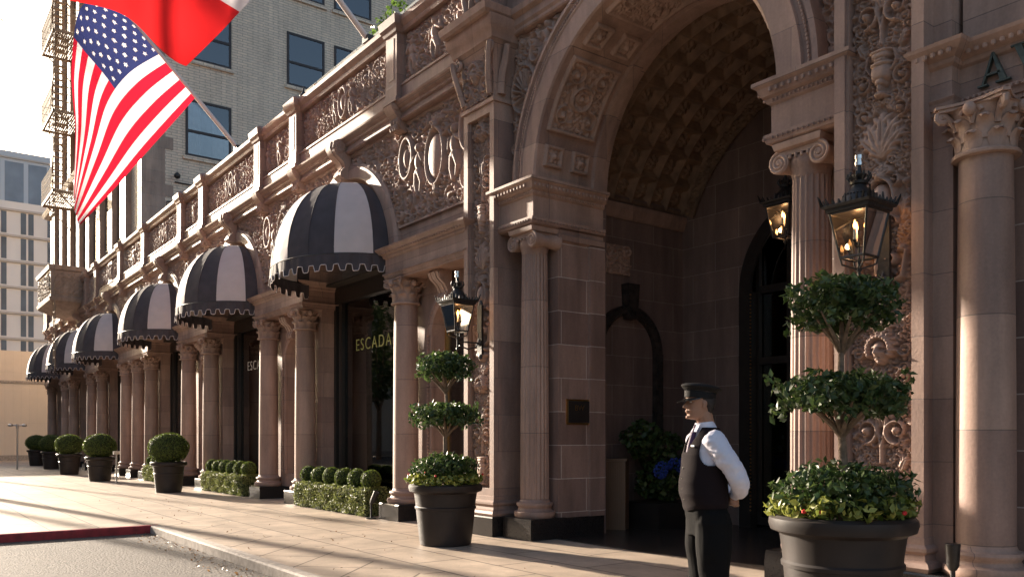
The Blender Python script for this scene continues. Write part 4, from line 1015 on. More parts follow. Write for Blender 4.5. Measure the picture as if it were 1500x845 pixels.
# fire escape
e = bpy.data.objects.new('fire_escape', None); col.objects.link(e); e.parent = tower
for k, z0 in enumerate((12.9, 16.6, 20.3, 24.0)):
    g = MB(); a, b = -46.9, -43.6; y0 = 6.25
    for q in range(16): g.box(a, b, y0+q*.09, y0+q*.09+.05, z0, z0+.04)
    g.box(a, b, y0, y0+.05, z0-.1, z0); g.box(b-.05, b, y0, 7.6, z0-.12, z0); g.box(a, a+.05, y0, 7.6, z0-.12, z0)
    for zz in (.4, .75, 1.1):
        g.tube([(a, 7.6, z0+zz), (a, y0, z0+zz), (b, y0, z0+zz), (b, 7.6, z0+zz)], .022, 6)
    for q in range(14): f = q/13; g.tube([(a+(b-a)*f, y0, z0), (a+(b-a)*f, y0, z0+1.1)], .016, 5)
    for q in range(5): g.tube([(b, y0+q*.32, z0), (b, y0+q*.32, z0+1.1)], .016, 5)
    for xx in (a+.1, b-.1): g.tube([(xx, y0+.2, z0-.05), (xx, 7.6, z0-1.2)], .03, 6)
    g.build('platform', 'rust', e, smooth=False)
    g = MB()
    for s_ in (0, .5): g.tube([(-46.5, 6.5+s_, z0), (-44.2, 6.5+s_, z0+3.7)], .03, 6)
    for q in range(14): f = (q+.5)/14; g.box(-46.5+2.3*f-.1, -46.5+2.3*f+.1, 6.5, 7.0, z0+3.7*f-.015, z0+3.7*f+.015)
    g.build('stair', 'rust', e, smooth=False)
g = MB()
for s_ in (0, .45): g.tube([(-43.3-s_, 6.3, 4.6), (-43.3-s_, 6.3, 27)], .022, 6)
for q in range(64): g.tube([(-43.3, 6.3, 4.8+q*.35), (-43.75, 6.3, 4.8+q*.35)], .014, 5)
g.build('ladder', 'rust', e, smooth=False)
t = thing('security_camera', 'small dome security camera on the cream brick wall above the balustrade', 'camera', (TX+.02, 8.9, 11.45))
MB().box(0, .35, -.03, .03, -.03, .03).build('arm', 'iron', t); MB().ball((.35, 0, -.1), (.12, .12, .12), 12).build('dome', 'iron', t)
g = MB(); g.tube([(TX+.03, 8.9, 11.2), (TX+.03, 16, 11.05)], .025, 6); g.tube([(TX+.03, 8.6, 9.0), (TX+.03, 8.6, 10.4), (TX+.03, 11.6, 11.0)], .022, 6); g.build('conduit', 'wframe', tower)

# ================================================================ far city
def cityblock(name, label, x, y0, y1, z1, depth, mat, win, nx, nz, pair=True):
    t = thing(name, label, 'building'); MB().box(x-depth, x, y0, y1, 0, z1).build('wall', mat, t, smooth=False)
    g = MB(); pw = (y1-y0)/nx; ph = (z1-2)/nz; few = nx*nz*(2 if pair else 1) <= 100
    for i in range(nx):
        for j in range(nz):
            for q in ((.22, .42), (.50, .70)) if pair else ((.1, .9),): 
                g.box(x-.05, x+.05, y0+pw*(i+q[0]), y0+pw*(i+q[1]), 1+ph*(j+.10), 1+ph*(j+.93))
                if few: g.build('window', win, t, smooth=False); g = MB()
    if not few: tag(g.build('windows', win, t, smooth=False), kind='stuff')
    g = MB()
    for j in range(nz+1): g.box(x-.02, x+.25, y0, y1, 1+ph*j-.12, 1+ph*j+.12)
    g.build('floor_bands', 'bands', t, smooth=False)
    return t
M['farwall'] = flat('pale_panels', (.78, .72, .67), .7, noise=.04, scale=.3)
M['bands'] = flat('tan_bands', (.52, .45, .39), .7)
M['farglass'] = flat('far_window', (.085, .115, .15), .35, spec=.25, noise=.3, scale=.35)
M['towerglass'] = flat('tower_window', (.24, .27, .31), .4, spec=.3, noise=.2, scale=.3)
M['greytower'] = flat('grey_tower', (.55, .56, .58), .5)
cityblock('pale_office_block', 'pale distant office block with paired tall windows above the beige wall', -112, 4, 34, 28.6, 18, 'farwall', 'farglass', 11, 9)
cityblock('glass_office_tower', 'grey glass tower showing behind the pale office block', -150, 2, 40, 45.5, 20, 'greytower', 'towerglass', 12, 5, False)
t = thing('beige_wall', 'long low blank beige panelled wall closing the far end of the street', 'wall')
MB().box(-62.6, -62, -40, 30, 0, 7.0).build('cladding', 'beige', t, smooth=False); MB().box(-62.7, -61.94, -40, 30, 4.95, 5.1).build('rail', 'kerb', t, smooth=False); MB().box(-62.7, -61.9, -40, 30, -.05, .35).build('plinth', 'kerb', t, smooth=False)

# ================================================================ AWNINGS
GORES = [(0, 12, 0), (12, 40, 1), (40, 59, 0), (59, 78, 0), (78, 102, 1), (102, 121, 0), (121, 140, 0), (140, 168, 1), (168, 180, 0)]
def make_awning(label):
    t = thing('dome_awning', label, 'awning', group='striped dome awnings over the shop windows')
    a, P, zb, zt = 1.83, 1.42, 4.88, 6.58; nF = 40; g = MB()
    def pt(th, ph, bulge): f = math.cos(ph)**.82; k = 1-.022*bulge*math.sin(ph*2)+.0022*math.sin(th*31+ph*9)*math.cos(ph*13+th*5)+.0016*math.sin(ph*47+th*14); return (a*f*k*math.cos(th), -P*f*k*math.sin(th), zb+(zt-zb)*math.sin(ph))
    for (g0, g1, m_) in GORES:
        nT = max(3, int((g1-g0)/2)); vs = []
        for i in range(nT+1):
            s = i/nT; th = R_(g0+(g1-g0)*s)
            for j in range(nF+1): vs.append(pt(th, (math.pi/2-.02)*j/nF, math.sin(math.pi*s)))
        g.add(vs, [(i*(nF+1)+j, (i+1)*(nF+1)+j, (i+1)*(nF+1)+j+1, i*(nF+1)+j+1) for i in range(nT) for j in range(nF)], m_)
    g.build('canopy', ['awn_dark', 'awn_white'], t)
    g = MB()
    for (g0, g1, m_) in GORES[1:]:
        th = R_(g0); g.tube([pt(th, (math.pi/2-.02)*j/12, -.3) for j in range(13)], .008, 5)
    g.build('seam', 'awn_dark', t)
    # valance with a wavy battlement edge
    n = 460; top = []; bot = []; per = 20; wave = []
    for i in range(n+1):
        th = math.pi*i/n; u = (i/n*per) % 1; b = .5+.5*math.tanh(6*math.sin(2*math.pi*u)); zz = 4.56+.12*b
        k = 1+.012*math.sin(th*23)+.006*math.sin(th*51); X, Y = a*1.005*k*math.cos(th), -P*1.005*k*math.sin(th); wave.append((X*1.004, Y*1.004, zz)); bot.append((X, Y, zz)); top.append((X/k, Y/k, zb+.01))
    g = MB(); g.add(top+bot, [(i, i+1, n+2+i, n+1+i) for i in range(n)]); g.build('valance', 'awn_dark', t)
    g = MB(); g.tube(wave[::2], .008, 5); g.build('piping', 'awn_white', t)
    g = MB(); g.tube([(a*math.cos(math.pi*i/40), -P*math.sin(math.pi*i/40), zb) for i in range(41)], .014, 6)
    for th in (40, 78, 102, 140): g.tube([(a*.98*math.cos(R_(th))*math.cos(j*.15), -P*.98*math.sin(R_(th))*math.cos(j*.15), zb+(zt-zb-.05)*math.sin(j*.15)) for j in range(11)], .012, 5)
    g.build('hoop', 'iron', t)
    return t
ord_ = ['nearest the entrance arch, over the first shop window', 'second from the entrance arch', 'third from the entrance arch, where the tower corner begins', 'fourth from the entrance, beneath the tower front', 'fifth from the entrance, beneath the stone balcony', 'farthest down the street, sixth from the entrance']
aw0 = make_awning('charcoal and white striped dome awning '+ord_[0]); aw0.location = (WC[0], 7.56, 0)
for i in range(1, 6): dup(aw0, (WC[i], 7.56, 0), 0, 'charcoal and white striped dome awning '+ord_[i])

# ================================================================ LANTERNS
def make_lantern(label, loc, sc_=1., wall=True, rz=0, group='lit black iron lanterns at the entrance'):
    t = thing('lantern', label, 'lantern', loc, rz, group); s = sc_
    g = MB(); zt, zb, wt, wb = .0, -.52, .235, .15
    for sx in (-1, 1):
        for sy in (-1, 1): g.tube([(sx*wt*s, sy*wt*s, zt*s), (sx*wb*s, sy*wb*s, zb*s)], .014*s, 6)
    for z, ww, rr in ((zb, wb, .016), (zt, wt, .016)):
        c = [(-ww*s, -ww*s, z*s), (ww*s, -ww*s, z*s), (ww*s, ww*s, z*s), (-ww*s, ww*s, z*s)]
        for i in range(4): g.tube([c[i], c[(i+1) % 4]], rr*s, 6)
    g.loft(-wt*s, wt*s, -wt*s, wt*s, [(z*s, o*s) for z, o in ((.0, .0), (.015, .03), (.05, .035), (.06, .06), (.085, .075), (.095, .07), (.10, .0))], back=False)
    g.build('cage', 'iron', t, smooth=False)
    g = MB()                                                 # cresting and dome roof
    for k in range(4):
        ca, sa = [(1, 0), (0, 1), (-1, 0), (0, -1)][k]
        for q in range(9):
            u = -1+2*q/8; hgt = (.05+.07*abs(u)**3+(.05 if q == 4 else 0))*s; bx, by = (wt+.06)*s*ca-u*(wt+.06)*s*sa, (wt+.06)*s*sa+u*(wt+.06)*s*ca
            g.tube([(bx, by, .09*s), (bx*(1+.12*abs(u)), by*(1+.12*abs(u)), .09*s+hgt)], [.022*s, .008*s], 5); g.ball((bx, by, .105*s), .022*s, 6)
    g.lathe(0, 0, [(r_*s, z*s) for r_, z in ((.235, .10), (.225, .13), (.18, .20), (.13, .26), (.09, .30), (.08, .33), (.10, .34), (.105, .37), (.07, .38), (.055, .40), (.085, .43), (.09, .45), (.05, .46), (.03, .50), (.025, .55))], 20)
    for k in range(10): a = k*math.pi/5; g.tube([(.09*s*math.cos(a), .09*s*math.sin(a), .36*s), (.135*s*math.cos(a), .135*s*math.sin(a), .42*s), (.12*s*math.cos(a), .12*s*math.sin(a), .47*s)], .012*s, 5)
    for k in range(28): a = k*math.pi/14; g.ball((.175*s*math.cos(a), .175*s*math.sin(a), .21*s), .014*s, 5)
    g.build('roof', 'iron', t)
    if wall: MB().lathe(0, 0, [(.03*s, .55*s), (.05*s, .56*s), (.05*s, .60*s), (.042*s, .605*s), (.042*s, .63*s), (.05*s, .635*s), (.05*s, .68*s), (.03*s, .69*s)], 16).build('photocell', 'nickel', t)
    g = MB()
    for sx, sy in ((1, 0), (-1, 0), (0, 1), (0, -1)):
        if sx: vs = [(sx*wt*s, -wt*s, 0), (sx*wt*s, wt*s, 0), (sx*wb*s, wb*s, zb*s), (sx*wb*s, -wb*s, zb*s)]
        else: vs = [(-wt*s, sy*wt*s, 0), (wt*s, sy*wt*s, 0), (wb*s, sy*wb*s, zb*s), (-wb*s, sy*wb*s, zb*s)]
        g.add(vs, [(0, 1, 2, 3)])
    g.build('glass', 'lampglass', t, smooth=False)
    g = MB(); g.tube([(0, 0, -.58*s), (0, 0, -.34*s)], .012*s, 6)
    for k in range(3):
        a = k*2*math.pi/3+.4; g.tube([(0, 0, -.38*s), (.04*s*math.cos(a), .04*s*math.sin(a), -.40*s), (.075*s*math.cos(a), .075*s*math.sin(a), -.37*s), (.075*s*math.cos(a), .075*s*math.sin(a), -.33*s)], .009*s, 6)
        g.lathe(.075*s*math.cos(a), .075*s*math.sin(a), [(.018*s, -.34*s), (.026*s, -.325*s), (.02*s, -.31*s)], 10)
    g.build('candelabra', 'iron', t)
    for k in range(3):
        a = k*2*math.pi/3+.4; x, y = .075*s*math.cos(a), .075*s*math.sin(a)
        c = MB().lathe(x, y, [(.016*s, -.31*s), (.016*s, -.19*s)], 10).build('candle', 'candle', t)
        MB().lathe(x, y, [(.009*s, -.19*s), (.02*s, -.165*s), (.021*s, -.145*s), (.014*s, -.115*s), (.004*s, -.08*s)], 10).build('flame', 'flame', c)
        if k == 0:
            ld = bpy.data.lights.new('glow', 'POINT'); ld.energy = 1.0; ld.color = (1, .55, .25); ld.shadow_soft_size = .03
            lo = bpy.data.objects.new('glow', ld); col.objects.link(lo); lo.parent = t; lo.location = (0, 0, -.13*s)
    g = MB()
    if wall:
        for sx in (-1, 1):
            for sy in (-1, 1): g.tube([(sx*wb*s, sy*wb*s, zb*s), (sx*wb*.9*s, sy*wb*.9*s, -.60*s), (0, 0, -.66*s)], .012*s, 6)
        g.tube([(0, 0, -.55*s), (0, 0, -.84*s)], .02*s, 8); g.ball((0, 0, -.87*s), .035*s, 10); g.ball((0, 0, -.66*s), .035*s, 10)
        g.tube([(0, 0, -.72*s), (0, .42, -.72*s)], .017*s, 8)
        g.tube([(0, .03, -.80*s), (0, .2, -.86*s), (0, .34, -.80*s), (0, .42, -.60*s)], .012, 6); g.ball((0, .42, -.72*s), .05, 10)
        g.box(-.06, .06, .40, .44, -.95*s, .05*s); g.ball((0, .42, .08*s), (.05, .03, .06), 8); g.ball((0, .42, -.98*s), (.05, .03, .06), 8)
        g.build('bracket', 'iron', t)
    else:
        g.tube([(0, 0, .5*s), (0, 0, 2.4)], .012, 6)
        for k in range(20): g.ball((0, 0, .55*s+k*.09), .022, 6)
        g.ball((0, 0, -.6*s), .04*s, 8); g.build('chain', 'iron', t)
    return t
make_lantern('black iron lantern on the left carved pilaster, behind the left topiary', (-10.74, 7.0, 3.50), .76)
make_lantern('large looking black iron lantern on the right carved pilaster, above the right topiary', (-4.17, 7.0, 3.50), .76)
make_lantern('hanging iron lantern inside the dark vestibule, left of the right fluted column', (-7.05, 10.0, 4.68), .8, False)

# ================================================================ PLANTS
rngn = np.random.default_rng(7)
def leaves(pts, nrm, size, aspect=.5, jitter=.9, fold=.25):
    """folded leaf quads at pts (n,3), roughly facing nrm"""
    n = len(pts); d = nrm+rngn.normal(0, jitter, (n, 3)); d /= np.linalg.norm(d, axis=1)[:, None]+1e-9
    u = np.cross(d, rngn.normal(0, 1, (n, 3))); u /= np.linalg.norm(u, axis=1)[:, None]+1e-9; v = np.cross(d, u)
    s = size*rngn.uniform(.7, 1.3, (n, 1)); b = pts; mid = d*s*fold
    V = np.stack([b-u*s, b-v*s*aspect+mid*.4-u*s*.1, b+u*s*1.0-d*s*.2, b+v*s*aspect+mid*.4-u*s*.1, b+d*0], 1)
    V[:, 4] = b-u*s*.02-d*s*.15
    F = np.array([[0, 1, 4], [1, 2, 4], [2, 3, 4], [3, 0, 4]]); 
    return V.reshape(-1, 3), (F[None]+5*np.arange(n)[:, None, None]).reshape(-1, 3)
def blob_points(c, rad, n, shell=.72, lump=.12, seed=0, squash=None):
    r = np.random.default_rng(seed); d = r.normal(0, 1, (n, 3)); d /= np.linalg.norm(d, axis=1)[:, None]
    k = 1+lump*(np.sin(d[:, 0]*5+seed)*np.cos(d[:, 1]*4+seed*2)+.7*np.sin(d[:, 2]*6+seed*3+d[:, 0]*3)); t = r.uniform(0, 1, n)**.45*(1-shell)+shell
    p = d*(k*t)[:, None]*np.array(rad); return p+np.array(c), d
def foliage(name, blobs, mat, parent, size, aspect=.5, core=None, seed=0, jitter=.9):
    Vs, Fs = [], []; o = 0
    for i, (c, rad, n) in enumerate(blobs):
        p, d = blob_points(c, rad, n, seed=seed+i*13); V, F = leaves(p, d, size, aspect, jitter); Vs.append(V); Fs.append(F+o); o += len(V)
    return npmesh(name, np.concatenate(Vs), np.concatenate(Fs), mat, parent, smooth=False)
POT = [(a*.93, b) for a, b in [(.36, 0), (.385, .01), (.40, .10), (.435, .40), (.445, .50), (.462, .505), (.465, .53), (.45, .545), (.455, .60), (.475, .72), (.50, .735), (.545, .75), (.56, .79), (.555, .83), (.53, .85), (.49, .85), (.475, .80), (.44, .78)]]
def make_topiary(label, loc, seed, ph=1.):
    t = thing('topiary', label, 'topiary', loc, seed*.7, 'tiered topiaries in brown pots flanking the entrance'); rg = random.Random(seed)
    MB().lathe(0, 0, [(a, b*ph) for a, b in POT], 48).build('pot', 'pot', t)
    MB().lathe(0, 0, [(.42, .76*ph), (.42, .80*ph)], 24).build('soil', 'soil', t)
    # trunk with splayed limbs under every tier
    g = MB(); pts = [(0, 0, .78), (.015, .01, 1.2), (-.01, .0, 1.6), (.01, -.01, 2.0), (0, 0, 2.35)]; g.tube(pts, [.040, .034, .029, .024, .016], 10)
    g.build('trunk', 'bark', t)
    for zc, R, n in ((1.52, .36, 11), (2.14, .30, 9)):
        g = MB()
        for k in range(n):
            a = 2*math.pi*k/n+rg.uniform(-.2, .2); rr = R*rg.uniform(.7, 1); ca, sa = math.cos(a), math.sin(a)
            g.tube([(0, 0, zc-.02), (.3*rr*ca, .3*rr*sa, zc+.08), (.65*rr*ca, .65*rr*sa, zc+.17), (rr*ca, rr*sa, zc+.26)], [.022, .017, .012, .006], 6)
        g.build('branches', 'bark', t)
    def tier(zc, R, H, n, cl, sd):
        bl = []
        for k in range(cl):
            a = 2*math.pi*k/cl+rg.uniform(-.25, .25); rr = R*rg.uniform(.52, .68); bl.append(((rr*math.cos(a), rr*math.sin(a), zc+rg.uniform(-.035, .04)), (R*.42, R*.42, H*rg.uniform(.85, 1.15)), n))
        for k in range(4): a = 1.57*k; bl.append(((R*.25*math.cos(a), R*.25*math.sin(a), zc+.04), (R*.42, R*.42, H*1.15), int(n*.9)))
        return bl
    def stray(z, R, n, sd): return [((R*math.cos(q*2.4+sd)*(.88+.25*((q*7) % 5)/5), R*math.sin(q*2.4+sd)*(.88+.25*((q*7) % 5)/5), z+.14*math.sin(q*1.7+sd)), (.055, .055, .05), 9) for q in range(n)]
    foliage('upper_crown', tier(2.47, .38, .165, 150, 9, 1)+stray(2.47, .37, 26, 1), 'leaf', t, .035, .5, seed=seed)
    foliage('middle_crown', tier(1.80, .47, .135, 150, 11, 2)+stray(1.80, .47, 30, 2), 'leaf', t, .035, .5, seed=seed+100)
    foliage('lower_foliage', tier(1.06+(ph-1)*.4, .50, .16, 170, 11, 3), 'leaf', t, .034, .5, seed=seed+200)
    bl = []
    for k in range(20): a = 2*math.pi*k/20+rg.uniform(-.1, .1); rr = .43*rg.uniform(.9, 1.08); bl.append(((rr*math.cos(a), rr*math.sin(a), .90*ph+rg.uniform(-.03, .03)), (.11, .11, .075), 46))
    foliage('variegated_skirt', bl, 'yleaf', t, .034, .55, seed=seed+300, jitter=.6)
    g = MB()
    for k in range(5): a = rg.uniform(0, 6.28); g.ball((.52*math.cos(a), .52*math.sin(a), .98), (.018, .018, .018), 6)
    g.build('blossom', 'redflower', t)
    return t
make_topiary('three tier topiary in a brown pot, left of the entrance beside the window lettered ESCADA', (-10.02, 6.33, 0), 3)
make_topiary('three tier topiary in a brown pot, right of the entrance under the big lantern', (-3.52, 5.68, 0), 8, 1.09)

def make_boxball(label):
    t = thing('potted_boxwood', label, 'potted shrub', group='clipped boxwood balls in brown pots along the arcade')
    pr = [(r_*.92, z*.98) for r_, z in POT]
    MB().lathe(0, 0, pr, 40).build('pot', 'pot', t); MB().lathe(0, 0, [(.40, .74), (.40, .78)], 20).build('soil', 'soil', t)
    V = []; F = []; o = 0
    p, d = blob_points((0, 0, 1.20), (.54, .54, .43), 5200, shell=.90, lump=.02, seed=4); v, f = leaves(p, d, .020, .6, .6)
    npmesh('clipped_ball', v, f, 'boxleaf', t, smooth=False)
    MB().ball((0, 0, 1.20), (.49, .49, .39), 24).build('shade_core', 'leafcore', t); MB().tube([(0, 0, .76), (0, 0, 1.0)], .04, 8).build('stem', 'bark', t)
    return t
M['leafcore'] = flat('shade_core', (.02, .03, .008), .9, noise=.5, scale=30)  # dark colour for solid cores that stand in for shade deep in the leaves
bl = [(-24.0, 6.25), (-31.5, 5.95), (-37.7, 6.0), (-44.6, 6.35), (-50.5, 6.5)]
lab = ['nearest the entrance, in front of the arcade', 'second from the entrance, beside the steel post', 'third from the entrance, mid row', 'fourth from the entrance, nearer the beige wall', 'farthest down the arcade by the beige wall']
b0 = make_boxball('round clipped boxwood in a brown pot, '+lab[0]); b0.location = (*bl[0], 0)
for k in range(1, 5): dup(b0, (*bl[k], 0), k*1.3, 'round clipped boxwood in a brown pot, '+lab[k])

def make_hedge(label, L, nb):
    t = thing('hedge_planter', label, 'hedge', group='low hedges with clipped balls under the shop windows')
    r = np.random.default_rng(9); n = 9000
    # box faces points
    p = np.stack([r.uniform(-L/2, L/2, n), r.uniform(-.25, .25, n), r.uniform(.03, .50, n)], 1); f = r.integers(0, 5, n); d = np.zeros((n, 3))
    w5 = r.random(n); side = np.where(w5 < .5, 0, np.where(w5 < .85, 1, np.where(w5 < .92, 2, 3)))
    for k, (ax, val, nr) in enumerate(((1, -.27, (0, -1, 0)), (2, .52, (0, 0, 1)), (0, L/2, (1, 0, 0)), (0, -L/2, (-1, 0, 0)))):
        m_ = side == k; p[m_, ax] = val; d[m_] = nr
    p += r.normal(0, .014, p.shape)+d*.02*np.sin(p[:, [0]]*9)*np.cos(p[:, [2]]*11)
    v, fc = leaves(p, d, .022, .6, .6); npmesh('hedge', v, fc, 'hedgeleaf', t, smooth=False)
    MB().box(-L/2+.02, L/2-.02, -.25, .25, 0, .50).build('shade_core', 'leafcore', t, smooth=False)  # solid dark block, painted shade behind the leaf shell
    rr = .20
    for k in range(nb):
        x = -L/2+.24+(L-.48)*k/(nb-1); z = .52+rr*.8; yy = -.02
        q, dd = blob_points((x, yy, z), (rr, rr, rr), 1100, shell=.9, lump=.02, seed=20+k); v, fc = leaves(q, dd, .018, .6, .6)
        o = npmesh('clipped_ball', v, fc, 'boxleaf', t, smooth=False); MB().ball((x, yy, z), rr*.9, 14).build('shade_core', 'leafcore', o)
    return t
M['hedgeleaf'] = leafmat('hedge_leaf', (.12, .15, .035), (.27, .29, .10), rough=.5)
h0 = make_hedge('low clipped hedge topped with six round balls under the window by the entrance', 3.4, 6); h0.location = (-16.0, 7.52, 0)
dup(h0, (-22.75, 7.52, 0), 0, 'low clipped hedge with round balls under the second shop window from the entrance')
dup(h0, (-29.45, 7.52, 0), 0, 'low clipped hedge under the third shop window, mostly hidden behind the columns')

t = thing('roof_shrub', 'leafy green shrub showing above the balustrade beside the second flagpole', 'shrub', (-16.95, 9.2, 8.2))
M['shrubleaf'] = leafmat('shrub_leaf', (.08, .15, .02), (.16, .26, .05))
foliage('foliage', [((0, 0, 2.3), (.5, .5, .5), 220), ((-.5, .1, 1.9), (.45, .4, .4), 180), ((.45, 0, 2.6), (.35, .35, .4), 160), ((-.8, .0, 1.7), (.35, .3, .3), 120)], 'shrubleaf', t, .06, .6, seed=77)
MB().lathe(0, 0, [(.22, 0), (.3, .6), (.34, .62)], 20).build('pot', 'terracotta', t); MB().tube([(0, 0, .5), (0, 0, 1.4), (.1, 0, 2.2)], [.04, .03, .02], 8).build('stem', 'bark', t)
t = thing('terracotta_pot', 'small terracotta pot standing on the balustrade coping below the brick tower windows', 'pot', (-17.45, 7.75, 9.04))
MB().lathe(0, 0, [(.09, 0), (.13, .16), (.15, .17), (.15, .22), (.13, .22), (.11, .18)], 20).build('bowl', 'terracotta', t); MB().lathe(0, 0, [(.12, .17), (.12, .19)], 12).build('soil', 'soil', t)
t = thing('finial', 'small black pointed finial on a balustrade post', 'finial', (-18.06, 7.62, 9.09))
MB().lathe(0, 0, [(.06, 0), (.06, .03), (.03, .05), (.09, .10), (.09, .12), (.05, .17), (.02, .26), (.005, .33)], 16).build('spike', 'iron', t)

# palms and street trees standing on the street side (out of frame; shadows, frond tips and window reflections)
def make_palm(label, loc, h, seed):
    t = thing('palm_tree', label, 'palm tree', loc, 0, 'palm trees along the street'); rg = random.Random(seed)
    MB().tube([(0, 0, 0), (.1, 0, h*.3), (.15, .05, h*.7), (.1, 0, h)], [.22, .15, .13, .15], 12).build('trunk', 'palmbark', t)
    V = []; F = []; 
    for k in range(46):
        a = rg.uniform(0, 6.28); el = rg.uniform(-.5, 1.2); L = rg.uniform(1.9, 2.5); ca, sa = math.cos(a), math.sin(a); prev = None; base = Vector((.1, 0, h))
        spine = []
        for i in range(9): s = i/8; spine.append(base+Vector((ca*L*s*math.cos(el*(1-s*.3)), sa*L*s*math.cos(el*(1-s*.3)), L*s*math.sin(el)-1.1*s*s)))
        for i in range(1, 9):
            for q in range(3):
                f = q/3; p = spine[i-1].lerp(spine[i], f); w_ = .62*math.sin(math.pi*min(1, (i-1+f)/8*.85+.12))
                for sg in (-1, 1):
                    tip = p+Vector((-sa*sg*w_+ca*.25, ca*sg*w_+sa*.25, -.22)); n_ = len(V); V += [tuple(p), tuple(p+(spine[i]-spine[i-1]).normalized()*.06), tuple(tip)]; F.append((n_, n_+1, n_+2))
    npmesh('crown', np.array(V), np.array(F), 'palmleaf', t, smooth=False)
    return t
make_palm('tall palm tree whose frond tips hang into the top left corner', (-30.6, 1.0, 0), 14.8, 1)
make_palm('palm tree standing farther down the street beyond the left edge', (-41.5, -1.9, 0), 13.5, 2)
make_palm('palm tree by the kerb across the lay-by', (-25, -1.6, 0), 12.8, 3)
t = thing('lamp_post', 'slim street lamp post by the kerb beyond the left edge', 'lamp post', (-45, 1.1, 0))
MB().tube([(0, 0, 0), (0, 0, 8.5)], [.09, .06], 10).build('pole', 'iron', t); MB().ball((0, 0, 8.7), (.25, .25, .3), 12).build('globe', 'candle', t)
def make_tree(label, loc, h, R, seed):
    t = thing('street_tree', label, 'tree', loc, 0, 'leafy street trees across the road'); rg = random.Random(seed)
    g = MB(); g.tube([(0, 0, 0), (.05, 0, h*.35), (0, .05, h*.6)], [.2, .15, .1], 10)
    bl = []
    for k in range(12):
        a = rg.uniform(0, 6.28); rr = R*rg.uniform(.2, .75); z = h*rg.uniform(.45, .95); c = (rr*math.cos(a), rr*math.sin(a), z); bl.append((c, (R*.42, R*.42, R*.36), 420)); g.tube([(0, 0, h*.3), (c[0]*.5, c[1]*.5, (h*.3+z)/2), c], [.09, .05, .02], 6)
    g.build('trunk', 'bark', t); foliage('crown', bl, 'treeleaf', t, .13, .6, seed=seed)
    return t
make_tree('broad leafy tree across the road opposite the first window', (-49.5, -9.5, 0), 10.5, 3.5, 11)
make_tree('tall leafy tree across the road opposite the second window', (-73, -10.5, 0), 10, 3.8, 12)
make_tree('rounded leafy tree across the road opposite the entrance', (-60, -10, 0), 9.0, 3.5, 13)
make_tree('narrow leafy tree across the road opposite the tower', (-40, -10.5, 0), 9.5, 3.2, 14)

t = thing('opposite_building', 'dark brown stone building across the road, seen only as reflections', 'building')
g = MB(); g.box(-118, -6, -48, -26, 0, 24); g.build('wall', 'quoin', t, smooth=False)
for k in range(9):
    for z0 in (.4, 6, 11, 16):
        MB().box(-112+k*12, -105+k*12, -26.02, -25.95, z0, z0+3.6).build('window', 'farglass', t, smooth=False)
# hydrangea planter and podium in the vestibule
t = thing('podium', 'slatted brown wooden podium standing in the shaded entrance beside the jamb', 'podium', (-9.98, 9.55, .012), R_(35))
MB().box(-.21, .21, -.16, .16, 0, 1.10).build('cabinet', 'wood', t, smooth=False); MB().box(-.24, .24, -.19, .19, 1.103, 1.14).build('top', 'wood', t, smooth=False)
g = MB()
for k in range(12): g.box(-.20+k*.035, -.182+k*.035, -.172, -.161, .02, 1.08)
g.build('slats', 'wood', t, smooth=False)
t = thing('hydrangea_planter', 'low dark planter of leafy plants with blue hydrangea blooms in the entrance', 'planter', (-9.75, 10.45, .012))
MB().box(-.38, .38, -.5, .5, 0, .42).build('trough', 'frame', t, smooth=False)
foliage('foliage', [((0, 0, .75), (.42, .5, .3), 500), ((-.1, .1, 1.25), (.36, .45, .35), 400), ((-.1, -.4, 1.45), (.3, .35, .3), 300)], 'leaf', t, .06, .6, seed=90)
g = MB(); rg = random.Random(4)
for cx, cy, cz in ((.25, -.3, .98), (.3, -.05, 1.04), (.22, .22, 1.03), (.35, .1, .95), (.34, -.42, .93)):
    for k in range(60):
        d = Vector((rg.gauss(0, 1), rg.gauss(0, 1), rg.gauss(0, 1))).normalized()*.105; g.ball((cx+d.x, cy+d.y, cz+d.z), (.02, .02, .02), 5)
g.build('blossom', 'hydrangea', t)

# display sails inside the first window
for k, (z0, sx, lb) in enumerate(((3.0-.75, .0, 'topmost'), (1.55, .1, 'middle'), (.85, .05, 'lowest'))):
    t = thing('display_sail', 'white pointed paper sail in the shop window beside the entrance, %s of three' % lb, 'display', (-15.90+sx, 8.50, z0), 0, 'paper sails in the shop window')
    g = MB(); g.add([(-.55, 0, -.22), (.55, .05, .12), (.35, .0, .42), (.22, -.1, .08), (-.2, -.05, -.02)], [(0, 1, 3, 4), (3, 1, 2)]); g.add([(-.55, .006, -.222), (.55, .056, .118), (.35, .006, .418), (.22, -.094, .078), (-.2, -.044, -.022)], [(4, 3, 1, 0), (2, 1, 3)]); g.build('panel', 'sail', t, smooth=False)

# street bits
t = thing('steel_post', 'thin steel barrier post standing beside a potted boxwood', 'post', (-29.2, 6.0, 0))
MB().lathe(0, 0, [(.15, 0), (.15, .015), (.03, .03), (.03, .95)], 16).build('pole', 'steel', t); MB().box(-.09, .09, -.09, .09, .95, 1.05).build('head', 'steel', t, smooth=False)
t = thing('parking_sign', 'slim steel pole with a pair of small round heads before the beige wall', 'sign post', (-45.0, 5.0, 0))
MB().tube([(0, 0, 0), (0, 0, 1.9)], .035, 10).build('pole', 'steel', t)
g = MB(); g.tube([(0, -.28, 2.05), (0, .28, 2.05)], .03, 8)
for yy in (-.28, .28): g.ball((0, yy, 2.05), (.10, .12, .07), 10)
g.tube([(0, 0, 1.9), (0, 0, 2.1)], .05, 8); g.build('heads', 'steel', t)
t = thing('ground_spotlight', 'small black uplight spotlight at the foot of the right round column', 'spotlight', (-3.45, 7.22, 0))
